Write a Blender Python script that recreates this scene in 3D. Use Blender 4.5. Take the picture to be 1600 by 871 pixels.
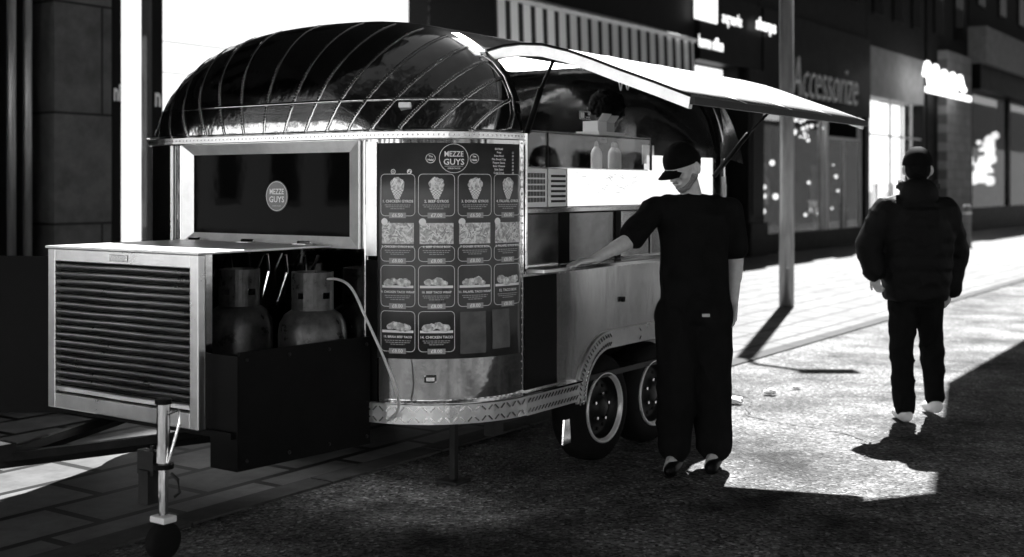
import bpy, bmesh, math, random
from mathutils import Vector, Matrix, Euler, noise as mnoise
random.seed(7)
R = math.radians; PI = math.pi
for o in list(bpy.data.objects): bpy.data.objects.remove(o)
SC = bpy.context.scene
COL = SC.collection

# ---------------------------------------------------------------- camera
cam_d = bpy.data.cameras.new('camera'); cam = bpy.data.objects.new('camera', cam_d); COL.objects.link(cam)
cam.location = (0, 0, 1.53); cam.rotation_euler = (R(90), 0, 0)
cam_d.sensor_width = 36; cam_d.lens = 1900/1600*36; cam_d.shift_y = -142.5/1600
cam_d.clip_end = 2000; cam_d.clip_start = 0.05
cam_d.dof.use_dof = True; cam_d.dof.focus_distance = 6.0; cam_d.dof.aperture_fstop = 1.8
SC.camera = cam
# ---------------------------------------------------------------- light
SUN_AZ = R(17); SUN_EL = R(51)
world = bpy.data.worlds.new('World'); SC.world = world; world.use_nodes = True
nt = world.node_tree; bg = nt.nodes['Background']
sky = nt.nodes.new('ShaderNodeTexSky'); sky.sky_type = 'NISHITA'; sky.sun_disc = False
sky.air_density = .35; sky.dust_density = .15; sky.sun_elevation = SUN_EL; sky.sun_rotation = SUN_AZ
sep = nt.nodes.new('ShaderNodeSeparateColor'); nt.links.new(sky.outputs[0], sep.inputs[0])
com = nt.nodes.new('ShaderNodeCombineColor')                      # black-and-white film with a red filter: only the red record
for i in range(3): nt.links.new(sep.outputs[0], com.inputs[i])
nt.links.new(com.outputs[0], bg.inputs[0]); bg.inputs[1].default_value = 0.05
sd = bpy.data.lights.new('sun', 'SUN'); sun = bpy.data.objects.new('sun', sd); COL.objects.link(sun)
sd.energy = 5.0; sd.angle = R(0.5); sd.color = (1, 1, 1)
sv = Vector((math.sin(SUN_AZ)*math.cos(SUN_EL), math.cos(SUN_AZ)*math.cos(SUN_EL), math.sin(SUN_EL)))
sun.rotation_euler = sv.to_track_quat('Z', 'Y').to_euler(); sun.location = (10, 20, 30)
SC.view_settings.view_transform = 'Standard'; SC.view_settings.look = 'None'
SC.view_settings.exposure = 2.1; SC.view_settings.gamma = 1

# ---------------------------------------------------------------- helpers
def tag(o, label=None, cat=None, group=None, kind=None):
    if label: o['label'] = label
    if cat: o['category'] = cat
    if group: o['group'] = group
    if kind: o['kind'] = kind
    return o
def empty(name, loc=(0,0,0), rz=0, label=None, cat=None, group=None):
    o = bpy.data.objects.new(name, None); COL.objects.link(o); o.location = loc; o.rotation_euler = (0,0,rz)
    o.empty_display_size = .1
    return tag(o, label, cat, group)
def mesh_obj(name, me, mat, parent=None):
    o = bpy.data.objects.new(name, me); COL.objects.link(o)
    if mat: me.materials.clear(); me.materials.append(mat)
    if parent: o.parent = parent
    return o
class MB:
    def __init__(s): s.bm = bmesh.new()
    def box(s, x0, x1, y0, y1, z0, z1, M=None):
        vs = [s.bm.verts.new((x, y, z)) for x in (x0, x1) for y in (y0, y1) for z in (z0, z1)]
        for f in ((0,1,3,2),(4,6,7,5),(0,4,5,1),(2,3,7,6),(0,2,6,4),(1,5,7,3)):
            s.bm.faces.new([vs[i] for i in f])
        if M:
            for v in vs: v.co = M @ v.co
        return s
    def loft(s, rings, cap=True, closed=True):
        rv = [[s.bm.verts.new(p) for p in r] for r in rings]
        n = len(rv[0])
        for a, b in zip(rv[:-1], rv[1:]):
            for i in range(n if closed else n-1):
                j = (i+1) % n
                s.bm.faces.new((a[i], a[j], b[j], b[i]))
        if cap and closed:
            s.bm.faces.new(rv[0][::-1]); s.bm.faces.new(rv[-1])
        return s
    def tube(s, pts, r, n=10):
        pts = [Vector(p) for p in pts]; rings = []
        for i, p in enumerate(pts):
            d = (pts[min(i+1, len(pts)-1)]-pts[max(i-1, 0)]).normalized()
            a = d.cross(Vector((0,0,1)));
            if a.length < 1e-3: a = Vector((1,0,0))
            a.normalize(); b = d.cross(a).normalized()
            rr = r[i] if isinstance(r, (list, tuple)) else r
            rings.append([p+(a*math.cos(2*PI*k/n)+b*math.sin(2*PI*k/n))*rr for k in range(n)])
        return s.loft(rings)
    def capsule(s, p0, p1, r0, r1, n=14):
        p0 = Vector(p0); p1 = Vector(p1); d = (p1-p0).normalized(); pts = []; rs = []
        for k in range(5):
            a = PI/2*(1-k/5); pts.append(p0-d*r0*math.sin(a)); rs.append(max(r0*math.cos(a), r0*.06))
        pts.append(p0); rs.append(r0); pts.append(p1); rs.append(r1)
        for k in range(1, 6):
            a = PI/2*k/5; pts.append(p1+d*r1*math.sin(a)); rs.append(max(r1*math.cos(a), r1*.06))
        a_ = d.cross(Vector((0,0,1)))
        if a_.length < .05: a_ = d.cross(Vector((1,0,0)))
        a_.normalize(); b_ = d.cross(a_)
        return s.loft([[p+(a_*math.cos(2*PI*k/n)+b_*math.sin(2*PI*k/n))*r for k in range(n)] for p, r in zip(pts, rs)])
    def ell(s, c, rad, M=None, n=16):
        c = Vector(c); rings = []
        for i in range(1, n//2+1):
            a = PI*(i-.5)/(n//2)*.98+PI*.01
            ring = []
            for k in range(n):
                v = Vector((rad[0]*math.sin(a)*math.cos(2*PI*k/n), rad[1]*math.sin(a)*math.sin(2*PI*k/n), rad[2]*math.cos(a)))
                ring.append(c+(M @ v if M else v))
            rings.append(ring)
        return s.loft(rings)
    def ring_loft(s, secs, n=24, p=2.0):
        """secs: (centre, rx, ry, rz_angle)"""
        rings = []
        for c, rx, ry, an in secs:
            c = Vector(c); ring = []
            for k in range(n):
                a = 2*PI*k/n; ca, sa = math.cos(a), math.sin(a)
                x = rx*math.copysign(abs(ca)**(2/p), ca); y = ry*math.copysign(abs(sa)**(2/p), sa)
                ring.append(c+Vector((x*math.cos(an)-y*math.sin(an), x*math.sin(an)+y*math.cos(an), 0)))
            rings.append(ring)
        return s.loft(rings)
    def prism(s, poly, fn0, fn1):
        a = [s.bm.verts.new(fn0(*p)) for p in poly]; b = [s.bm.verts.new(fn1(*p)) for p in poly]
        s.bm.faces.new(a[::-1]); s.bm.faces.new(b); n = len(a)
        for i in range(n): s.bm.faces.new((a[i], a[(i+1)%n], b[(i+1)%n], b[i]))
        return s
    def quadgrid(s, f, nu, nv):
        g = [[s.bm.verts.new(f(i/nu, j/nv)) for i in range(nu+1)] for j in range(nv+1)]
        for j in range(nv):
            for i in range(nu): s.bm.faces.new((g[j][i], g[j][i+1], g[j+1][i+1], g[j+1][i]))
        return s
    def build(s, name, mat, parent=None, smooth=False, bevel=0, kind=None, recalc=True, solid=0):
        if recalc: bmesh.ops.recalc_face_normals(s.bm, faces=s.bm.faces)
        me = bpy.data.meshes.new(name); s.bm.to_mesh(me); s.bm.free()
        if smooth:
            for p in me.polygons: p.use_smooth = True
        o = mesh_obj(name, me, mat, parent)
        if solid: m = o.modifiers.new('solid', 'SOLIDIFY'); m.thickness = solid; m.offset = 0
        if bevel:
            m = o.modifiers.new('bevel', 'BEVEL'); m.width = bevel; m.segments = 2; m.limit_method = 'ANGLE'
        if kind: o['kind'] = kind
        return o

def smooth_path(pts, n=8):
    P = [Vector(p) for p in pts]; P = [P[0]*2-P[1]]+P+[P[-1]*2-P[-2]]; out = []
    for i in range(1, len(P)-2):
        for k in range(n):
            t = k/n; a,b,c,d = P[i-1:i+3]
            out.append(.5*((2*b)+(-a+c)*t+(2*a-5*b+4*c-d)*t*t+(-a+3*b-3*c+d)*t**3))
    out.append(P[-2]); return out
def pxw(x, y, Y): return Vector(((x-800)/1900*Y, Y, 1.53-(y-293)/1900*Y))
def mat(name, col=.2, rough=.5, metal=0., var=0., scale=5., bump=0., bscale=None, bdist=.01, emit=0., spec=.5, stretch=None, coat=0.):
    m = bpy.data.materials.new(name); m.use_nodes = True; t = m.node_tree; b = t.nodes['Principled BSDF']
    b.inputs['Base Color'].default_value = (col, col, col, 1); b.inputs['Roughness'].default_value = rough
    b.inputs['Metallic'].default_value = metal; b.inputs['Specular IOR Level'].default_value = spec
    b.inputs['Coat Weight'].default_value = coat
    if emit: b.inputs['Emission Color'].default_value = (1,1,1,1); b.inputs['Emission Strength'].default_value = emit
    tc = t.nodes.new('ShaderNodeTexCoord'); mp = t.nodes.new('ShaderNodeMapping'); t.links.new(tc.outputs['Object'], mp.inputs[0])
    if stretch: mp.inputs['Scale'].default_value = stretch
    if var:
        n = t.nodes.new('ShaderNodeTexNoise'); n.inputs['Scale'].default_value = scale; n.inputs['Detail'].default_value = 8; n.inputs['Roughness'].default_value = .65
        t.links.new(mp.outputs[0], n.inputs['Vector'])
        r = t.nodes.new('ShaderNodeMapRange'); r.inputs[1].default_value = .3; r.inputs[2].default_value = .7
        r.inputs[3].default_value = max(col*(1-var), 0); r.inputs[4].default_value = min(col*(1+var), 1)
        t.links.new(n.outputs[0], r.inputs[0]); t.links.new(r.outputs[0], b.inputs['Base Color'])
        r2 = t.nodes.new('ShaderNodeMapRange'); r2.inputs[1].default_value = .3; r2.inputs[2].default_value = .7
        r2.inputs[3].default_value = rough*(1-var*.3); r2.inputs[4].default_value = min(1, rough*(1+var*.4))
        t.links.new(n.outputs[0], r2.inputs[0]); t.links.new(r2.outputs[0], b.inputs['Roughness'])
    if bump:
        n = t.nodes.new('ShaderNodeTexNoise'); n.inputs['Scale'].default_value = bscale or scale; n.inputs['Detail'].default_value = 4
        t.links.new(mp.outputs[0], n.inputs['Vector'])
        bp = t.nodes.new('ShaderNodeBump'); bp.inputs['Strength'].default_value = bump; bp.inputs['Distance'].default_value = bdist
        t.links.new(n.outputs[0], bp.inputs['Height']); t.links.new(bp.outputs[0], b.inputs['Normal'])
    return m
def glass_mat(name, tint=.9):
    m = bpy.data.materials.new(name); m.use_nodes = True; t = m.node_tree; t.nodes.clear()
    out = t.nodes.new('ShaderNodeOutputMaterial'); tr = t.nodes.new('ShaderNodeBsdfTransparent'); tr.inputs[0].default_value = (tint,)*3+(1,)
    gl = t.nodes.new('ShaderNodeBsdfGlossy'); gl.inputs['Roughness'].default_value = .02
    lw = t.nodes.new('ShaderNodeLayerWeight'); pw = t.nodes.new('ShaderNodeMath'); pw.operation = 'POWER'; pw.inputs[1].default_value = 5
    t.links.new(lw.outputs['Facing'], pw.inputs[0])
    ma = t.nodes.new('ShaderNodeMath'); ma.operation = 'MULTIPLY_ADD'; ma.inputs[1].default_value = .9; ma.inputs[2].default_value = .05; t.links.new(pw.outputs[0], ma.inputs[0])
    mx = t.nodes.new('ShaderNodeMixShader'); t.links.new(ma.outputs[0], mx.inputs[0]); t.links.new(tr.outputs[0], mx.inputs[1]); t.links.new(gl.outputs[0], mx.inputs[2])
    t.links.new(mx.outputs[0], out.inputs[0]); return m
def brick_mat(name, c1, c2, cm, w, h, msize, rough=.6, bump=.3, var=.35, vert=False):
    m = bpy.data.materials.new(name); m.use_nodes = True; t = m.node_tree; b = t.nodes['Principled BSDF']
    tc = t.nodes.new('ShaderNodeTexCoord'); br = t.nodes.new('ShaderNodeTexBrick'); mq = t.nodes.new('ShaderNodeMapping'); mq.inputs['Rotation'].default_value = (R(90) if vert else 0, 0, 0); t.links.new(tc.outputs['Object'], mq.inputs[0]); t.links.new(mq.outputs[0], br.inputs[0])
    br.inputs['Color1'].default_value = (c1,)*3+(1,); br.inputs['Color2'].default_value = (c2,)*3+(1,); br.inputs['Mortar'].default_value = (cm,)*3+(1,)
    br.inputs['Scale'].default_value = 1; br.inputs['Brick Width'].default_value = w; br.inputs['Row Height'].default_value = h; br.inputs['Mortar Size'].default_value = msize
    n = t.nodes.new('ShaderNodeTexNoise'); n.inputs['Scale'].default_value = 3; n.inputs['Detail'].default_value = 9; n.inputs['Roughness'].default_value = .7
    t.links.new(tc.outputs['Object'], n.inputs[0])
    r = t.nodes.new('ShaderNodeMapRange'); r.inputs[1].default_value = .3; r.inputs[2].default_value = .7; r.inputs[3].default_value = 1-var; r.inputs[4].default_value = 1
    t.links.new(n.outputs[0], r.inputs[0])
    mm = t.nodes.new('ShaderNodeVectorMath'); mm.operation = 'MULTIPLY'; t.links.new(br.outputs[0], mm.inputs[0]); t.links.new(r.outputs[0], mm.inputs[1])
    t.links.new(mm.outputs[0], b.inputs['Base Color']); b.inputs['Roughness'].default_value = rough; b.inputs['Specular IOR Level'].default_value = .15
    bp = t.nodes.new('ShaderNodeBump'); bp.inputs['Strength'].default_value = bump; bp.inputs['Distance'].default_value = .01; bp.invert = True
    t.links.new(br.outputs['Fac'], bp.inputs['Height']); t.links.new(bp.outputs[0], b.inputs['Normal'])
    return m
M = {}
M['mirror'] = mat('polished_aluminium', .40, .08, 1, var=.25, scale=2.5, bump=.22, bscale=3.2, bdist=.02)
M['alu'] = mat('brushed_aluminium', .75, .28, 1, var=.12, scale=6, bump=.12, bscale=18, bdist=.003)
M['alu_side'] = mat('weathered_aluminium', .8, .24, 1, var=.08, scale=4, bump=.25, bscale=2.5, bdist=.02, stretch=(1.6,1,.6))
M['chrome'] = mat('chrome', .8, .08, 1, bump=.15, bscale=12, bdist=.004)
M['steel'] = mat('stainless_steel', .7, .22, 1, var=.15, scale=14, bump=.1, bscale=6, bdist=.01)
M['frame'] = mat('satin_window_frame', .85, .38, .85, var=.12, scale=8, bump=.08, bscale=30, bdist=.002)
M['black'] = mat('black_paint', .004, .45, 0, var=.4, scale=10, spec=.08)
M['kerbstone'] = mat('kerb_stone', .055, .8, 0, var=.5, scale=6, spec=.1)
M['blackgloss'] = mat('tinted_glass', .003, .03, 0, spec=.02, bump=.04, bscale=2, bdist=.02)
M['rubber'] = mat('tyre_rubber', .008, .8, 0, spec=.1, var=.3, scale=30)
M['rim'] = mat('wheel_paint', .7, .3, .3, var=.15, scale=12)
M['dark_steel'] = mat('dark_steel', .02, .5, .6, var=.4, scale=18, bump=.2, bscale=40, bdist=.003)
M['gas'] = mat('worn_cylinder_paint', .07, .3, .3, var=.7, scale=14, bump=.35, bscale=45, bdist=.003)
M['menu'] = mat('menu_vinyl', .045, .3, 0, var=.35, scale=4)
M['ink'] = mat('white_print', .88, .4, 0)
M['inkgrey'] = mat('grey_print', .4, .4, 0)
M['food'] = mat('food_print', .3, .5, 0, var=.95, scale=70)
M['foodlight'] = mat('pale_food_print', .7, .5, 0, var=.8, scale=55)
M['white'] = mat('white_panel', .85, .3, 0, var=.06, scale=9)
M['paper'] = mat('white_paper', .8, .7, 0)
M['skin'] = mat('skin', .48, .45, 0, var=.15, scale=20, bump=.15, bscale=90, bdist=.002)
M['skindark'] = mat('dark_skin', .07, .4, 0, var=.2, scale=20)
M['tshirt'] = mat('black_cotton', .008, .9, 0, var=.3, scale=14, bump=.3, bscale=200, bdist=.001, spec=.04)
M['trouser'] = mat('black_trousers', .008, .9, 0, var=.3, scale=14, spec=.04)
M['jacket'] = mat('black_padded_nylon', .006, .6, 0, var=.3, scale=18, bump=.5, bscale=25, bdist=.008, spec=.1)
M['hair'] = mat('black_hair', .004, .8, 0, spec=.1, bump=1, bscale=90, bdist=.01)
M['shoe'] = mat('white_trainers', .75, .5, 0, var=.1)
M['cable'] = mat('pale_hose', .6, .35, 0)
M['cap'] = mat('black_cap', .005, .8, 0, spec=.06)
M['glass'] = glass_mat('clear_glass')
M['glassd'] = glass_mat('shop_glass', .75)
M['stone'] = brick_mat('stone_cladding', .14, .11, .02, 3.0, 1.15, .014, .35, .4, .6, vert=True)
M['darkstone'] = mat('dark_shop_front', .005, .5, 0, var=.4, scale=4, spec=.1)
M['darkwall'] = brick_mat('dark_brick', .022, .014, .008, .23, .075, .01, .8, .4, vert=True)
M['palewall'] = brick_mat('pale_brick', .3, .24, .15, .6, .3, .01, .8, .4, vert=True)
M['greywall'] = mat('grey_render', .2, .7, 0, var=.3, scale=3)
M['lit'] = mat('lit_shop_wall', .8, .6, 0, emit=.38)
M['litdim'] = mat('lit_shop_panel', .6, .6, 0, emit=.10)
M['lamp'] = mat('lamp_glow', .8, .6, 0, emit=.7)
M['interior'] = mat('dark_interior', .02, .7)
M['pole'] = mat('galvanised_pole', .35, .38, .7, var=.3, scale=20, stretch=(1,1,.1))

# ---------------------------------------------------------------- frames
PHI = math.atan2(.825, .565)                 # street / trailer axis
AX = Vector((math.cos(PHI), math.sin(PHI), 0)); IN = Vector((-math.sin(PHI), math.cos(PHI), 0))
P0 = Vector((.05, 6.03, 0)); S0 = Vector((5.2, 27.0, 0))
def TW(t, y, h): return P0 + AX*t + IN*y + Vector((0,0,h))
def SW(s, y, h=0): return S0 + AX*s + IN*y + Vector((0,0,h))
def street_thing(name, s, y, label, cat, group=None): return empty(name, SW(s, y), PHI, label, cat, group)

def text_geo(body, size, bold=0., extrude=0.):
    cu = bpy.data.curves.new('tmp', 'FONT'); cu.body = body; cu.size = size; cu.offset = bold; cu.extrude = extrude
    cu.align_x = 'CENTER'; cu.align_y = 'CENTER'; cu.resolution_u = 2
    o = bpy.data.objects.new('tmp', cu); COL.objects.link(o)
    dg = bpy.context.evaluated_depsgraph_get(); me = bpy.data.meshes.new_from_object(o.evaluated_get(dg))
    vs = [v.co.copy() for v in me.vertices]; fs = [tuple(p.vertices) for p in me.polygons]
    bpy.data.objects.remove(o); bpy.data.curves.remove(cu); bpy.data.meshes.remove(me)
    return vs, fs
def add_text(mb, body, size, fn, bold=0., extrude=0., sx=1., mirror=False):
    vs, fs = text_geo(body, size, bold, extrude)
    nv = [mb.bm.verts.new(fn((-v.x if mirror else v.x)*sx, v.y, v.z)) for v in vs]
    for f in fs:
        try: mb.bm.faces.new([nv[i] for i in f])
        except ValueError: pass

# ================================================================ GROUND
def asphalt():
    m = bpy.data.materials.new('asphalt'); m.use_nodes = True; t = m.node_tree; b = t.nodes['Principled BSDF']
    tc = t.nodes.new('ShaderNodeTexCoord')
    v = t.nodes.new('ShaderNodeTexVoronoi'); v.inputs['Scale'].default_value = 65; t.links.new(tc.outputs['Object'], v.inputs[0])
    n = t.nodes.new('ShaderNodeTexNoise'); n.inputs['Scale'].default_value = 1.1; n.inputs['Detail'].default_value = 9; n.inputs['Roughness'].default_value = .7; t.links.new(tc.outputs['Object'], n.inputs[0])
    sc = t.nodes.new('ShaderNodeSeparateColor'); t.links.new(v.outputs['Color'], sc.inputs[0])
    r = t.nodes.new('ShaderNodeMapRange'); r.inputs[3].default_value = .006; r.inputs[4].default_value = .14; t.links.new(sc.outputs[0], r.inputs[0])
    r2 = t.nodes.new('ShaderNodeMapRange'); r2.inputs[1].default_value = .35; r2.inputs[2].default_value = .65; r2.inputs[3].default_value = .08; r2.inputs[4].default_value = 1.7; t.links.new(n.outputs[0], r2.inputs[0])
    mu = t.nodes.new('ShaderNodeMath'); mu.operation = 'MULTIPLY'; t.links.new(r.outputs[0], mu.inputs[0]); t.links.new(r2.outputs[0], mu.inputs[1])
    
    gt = t.nodes.new('ShaderNodeMath'); gt.operation = 'GREATER_THAN'; gt.inputs[1].default_value = .93; t.links.new(sc.outputs[1], gt.inputs[0])
    ad = t.nodes.new('ShaderNodeMath'); ad.operation = 'MULTIPLY_ADD'; ad.inputs[1].default_value = .16; mg = t.nodes.new('ShaderNodeMath'); mg.operation = 'MULTIPLY'; t.links.new(gt.outputs[0], mg.inputs[0]); t.links.new(r2.outputs[0], mg.inputs[1]); t.links.new(mg.outputs[0], ad.inputs[0]); t.links.new(mu.outputs[0], ad.inputs[2]); t.links.new(ad.outputs[0], b.inputs['Base Color'])
    r3 = t.nodes.new('ShaderNodeMapRange'); r3.inputs[1].default_value = .35; r3.inputs[2].default_value = .65; r3.inputs[3].default_value = .75; r3.inputs[4].default_value = .5; b.inputs['Specular IOR Level'].default_value = .12; t.links.new(n.outputs[0], r3.inputs[0])
    t.links.new(r3.outputs[0], b.inputs['Roughness'])
    bp = t.nodes.new('ShaderNodeBump'); bp.inputs['Strength'].default_value = .8; bp.inputs['Distance'].default_value = .012
    t.links.new(v.outputs['Distance'], bp.inputs['Height']); t.links.new(bp.outputs[0], b.inputs['Normal'])
    return m
g = MB(); g.quadgrid(lambda u, v: Vector((-300+600*u, -300+600*v, 0)), 4, 4)
tag(g.build('road', asphalt()), kind='structure')
M['paving'] = brick_mat('paving_slabs', .15, .085, .004, .62, .42, .026, .6, .6, .65)
pv = empty('pavement_base', SW(0, 0), PHI)
g = MB(); g.quadgrid(lambda u, v: Vector((-60+140*u, -6.5+6.5*v, .006)), 4, 2); o = g.build('pavement', M['paving']); o.location = SW(0,0); o.rotation_euler.z = PHI; o['kind'] = 'structure'
bpy.data.objects.remove(pv)
g = MB()
for k in range(150):
    s = -50+k*.92; g.box(s, s+.905, -6.66, -6.5, -.05, .012)
o = g.build('kerb', M['kerbstone']); o.location = SW(0,0); o.rotation_euler.z = PHI; o['kind'] = 'structure'

M['tar'] = mat('tar_seam', .006, .5, 0, var=.5, scale=30, spec=.2)
for pts_, w_ in (([(1.15,9.6),(1.7,8.9),(1.6,8.1),(2.1,7.5),(2.0,6.9)], .012), ([(2.2,11.6),(3.1,11.0),(3.9,11.4),(4.8,11.0)], .016), ([(3.2,9.9),(3.6,9.0),(3.3,8.2)], .010)):
    g = MB(); P = smooth_path([Vector((x, y, .005)) for x, y in pts_], 14)
    P = [p+Vector((random.uniform(-.02,.02), random.uniform(-.02,.02), 0)) for p in P]
    g.loft([[p+Vector((-w_*random.uniform(.3,1), 0, 0)), p+Vector((w_*random.uniform(.3,1), 0, 0))] for p in P], cap=False, closed=False); o = g.build('road_crack', M['tar']); o['kind'] = 'structure'
# ================================================================ TRAILER
YC = 1.235; WB = 1.235; HB = 1.78; HT = 2.43; TF = -.55; NS = 2.55; TR = 2.67; RR = .35
trailer = empty('food_trailer', P0, PHI, 'rounded polished aluminium food trailer with open serving hatch and front window', 'food trailer')
def plan(v, m=12, n_mid=16):
    """open loop from near-side front corner round the front to the far side, local x=t y; v 0..1 height fraction of the dome"""
    v = min(v, .9995)
    w = WB*(1-v**NS)**(1/NS); k = 1-(1-v**2)**.5
    tf = TF + (0-TF)*k*1.0
    ry = .55*(1-v**.95)+w*v**.95; ry = min(ry, w); rt = -tf
    pts = []
    for i in range(m+1):                       # near arc: from side (0, y0) to front
        a = PI/2*i/m; pts.append((0-rt*math.sin(a), YC-w+ry-ry*math.cos(a)))
    for i in range(1, n_mid):
        pts.append((tf, YC-w+ry+(2*w-2*ry)*i/n_mid))
    for i in range(m+1):
        a = PI/2*i/m; pts.append((0-rt*math.cos(a), YC+w-ry+ry*math.sin(a)))
    return pts
def plan_rear(v, m=8, n_mid=8):
    v = min(v, .9995)
    w = WB*(1-v**NS)**(1/NS); k = 1-(1-v**2)**.5
    tr = TR-RR*k; ry = min(RR*(1-v)+w*v, w); rt = tr-(TR-RR)
    pts = []
    for i in range(m+1):
        a = PI/2*i/m; pts.append((TR-RR+rt*math.sin(a), YC-w+ry-ry*math.cos(a)))
    for i in range(1, n_mid): pts.append((tr, YC-w+ry+(2*w-2*ry)*i/n_mid))
    for i in range(m+1):
        a = PI/2*i/m; pts.append((TR-RR+rt*math.cos(a), YC+w-ry+ry*math.sin(a)))
    return pts
heights = [(.47, 0), (.8, 0), (1.12, 0), (1.45, 0), (1.78, 0)]
NV = 22
for i in range(1, NV+1):
    v = math.sin(PI/2*i/NV)*.55+ .45*i/NV
    heights.append((HB+(HT-HB)*v, v))
def shell(name, planf, mtl):
    g = MB(); g.loft([[Vector((t, y, h)) for t, y in planf(v)] for h, v in heights], cap=False, closed=False)
    return g.build(name, mtl, trailer, smooth=True)
shell('front_shell', plan, M['mirror']); shell('rear_shell', plan_rear, M['mirror'])
def sidept(v, sgn):
    v = min(v, .9995); w = WB*(1-v**NS)**(1/NS); return YC+sgn*w
# roof between the caps: the far side whole, near side only above the hatch
g = MB(); T1 = TR-RR
far = [(sidept(v, 1), h) for h, v in heights]
near = [(sidept(v, -1), h) for h, v in heights if h > 2.20]
prof = far+near[::-1]
g.loft([[Vector((t, y, h)) for y, h in prof] for t in [T1*i/10 for i in range(11)]], cap=False, closed=False)
g.build('roof', M['mirror'], trailer, smooth=True)
# seams with rivets on the dome
def dome_pt(u, v):
    p = plan(v); f = u*(len(p)-1); i = min(int(f), len(p)-2); f -= i
    a, b = p[i], p[i+1]
    return Vector((a[0]*(1-f)+b[0]*f, a[1]*(1-f)+b[1]*f, HB+(HT-HB)*v))
def dome_n(u, v):
    e = .004; a = dome_pt(min(u+e,1), v)-dome_pt(max(u-e,0), v); b = dome_pt(u, min(v+e,.999))-dome_pt(u, max(v-e,0))
    n = a.cross(b); n.normalize()
    if n.dot(dome_pt(u, v)-Vector((.6, YC, 1.6))) < 0: n = -n
    return n
def dome_t(y, v):
    v = min(max(v, 0), .9995); w = WB*(1-v**NS)**(1/NS); k = 1-(1-v**2)**.5; tf = TF-TF*k
    ry = min(.55*(1-v**.95)+w*v**.95, w); rt = -tf; q = abs(y-YC)-(w-ry)
    if q <= 0: return tf
    q = min(q/max(ry, 1e-6), 1); return -rt*math.sqrt(max(0, 1-q*q))
def dome_yv(y, v):
    w = WB*(1-min(v, .9995)**NS)**(1/NS); y = min(max(y, YC-w+1e-4), YC+w-1e-4)
    return Vector((dome_t(y, v), y, HB+(HT-HB)*v))
gs = MB(); gr = MB()
def rivet(g, p, n, r=.0042):
    a = n.cross(Vector((0,0,1)))
    if a.length < .01: a = Vector((1,0,0))
    a.normalize(); b = n.cross(a)
    r1 = [g.bm.verts.new(p+(a*math.cos(PI*k/3)+b*math.sin(PI*k/3))*r) for k in range(6)]
    top = g.bm.verts.new(p+n*r*.75)
    for k in range(6): g.bm.faces.new((r1[k], r1[(k+1)%6], top))
def dome_nyv(y, v):
    e = .003; p = dome_yv(y, v); a = dome_yv(y+e, v)-dome_yv(y-e, v); b = dome_yv(y, v+e)-dome_yv(y, max(v-e, 0))
    n = a.cross(b)
    if n.length < 1e-9: return (p-Vector((.6, YC, 1.5))).normalized()
    n.normalize()
    return n if n.dot(p-Vector((.6, YC, 1.5))) > 0 else -n
NSEAM = 17
for j in range(NSEAM):
    a_ = -.93+1.86*j/(NSEAM-1); y0 = YC+WB*a_*.985
    ph = a_*R(84); y1 = YC+WB*math.copysign(abs(math.sin(ph))**(2/NS), ph); v1 = math.cos(ph)**(2/NS)
    cols = []; nvs = 40
    for q in range(nvs+1):
        f = .02+.95*q/nvs; y = y0+(y1-y0)*f; v = max(v1*f, .01)
        c = dome_yv(y, v); n = dome_nyv(y, v)
        f2 = f+.01; c2 = dome_yv(y0+(y1-y0)*f2, max(v1*f2, .02)); al = (c2-c)
        if al.length < 1e-6: continue
        al.normalize(); d = al.cross(n).normalized()
        c = c+d*.0012*math.sin(q*1.9+j*1.3); hw = .0105
        cols.append([c-d*hw+n*.0005, c-d*hw*.8+n*.003, c+d*hw*.8+n*.003, c+d*hw+n*.0005])
        if q < nvs-1:
            for s_ in (-1, 1): rivet(gr, c+d*hw*.5*s_+n*.003, n, .0026)
    gs.loft(cols, cap=False, closed=False)
gs.build('seam_strips', M['mirror'], trailer, smooth=True)
# horizontal seam on dome
g = MB()
for vv in (.27,):
    rings = []
    for i in range(61):
        u = i/60; p = dome_pt(u, vv); n = dome_n(u, vv)
        rings.append([p+Vector((0,0,-.009))+n*.001, p+Vector((0,0,-.008))+n*.004, p+Vector((0,0,.008))+n*.003, p+Vector((0,0,.009))])
    g.loft(rings, cap=False, closed=False)
g.build('dome_panel_seam', M['mirror'], trailer, smooth=True)
# belt rail
def plan_off(off, v=0):
    p = plan(v); q = []
    for i, a in enumerate(p):
        b, c = p[max(i-1,0)], p[min(i+1,len(p)-1)]
        d = Vector((c[0]-b[0], c[1]-b[1], 0)).normalized(); n = Vector((d.y, -d.x, 0))
        if n.dot(Vector((a[0]-.8, a[1]-YC, 0))) < 0: n = -n
        q.append(Vector((a[0], a[1], 0))+n*off)
    return q
def rail(name, h0, h1, out, mtl, parent=trailer, offs=.002):
    a = plan_off(offs); b = plan_off(out); rings = []
    for p, q in zip(a, b):
        rings.append([p+Vector((0,0,h0)), q+Vector((0,0,h0+.004)), q+Vector((0,0,h1-.004)), p+Vector((0,0,h1))])
    g = MB(); g.loft(rings); return g.build(name, mtl, parent)
rail('belt_rail', 1.762, 1.80, .016, M['alu']); rail('rain_gutter', 1.803, 1.811, .03, M['chrome'])
for q, p in enumerate(plan_off(.0165)):
    pass
po = plan_off(.017)
for i in range(len(po)-1):
    for k in range(3):
        p = po[i].lerp(po[i+1], k/3); n = Vector((p.x-.6, p.y-YC, 0)).normalized(); rivet(gr, p+Vector((0,0,1.781)), n, .0048)
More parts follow.
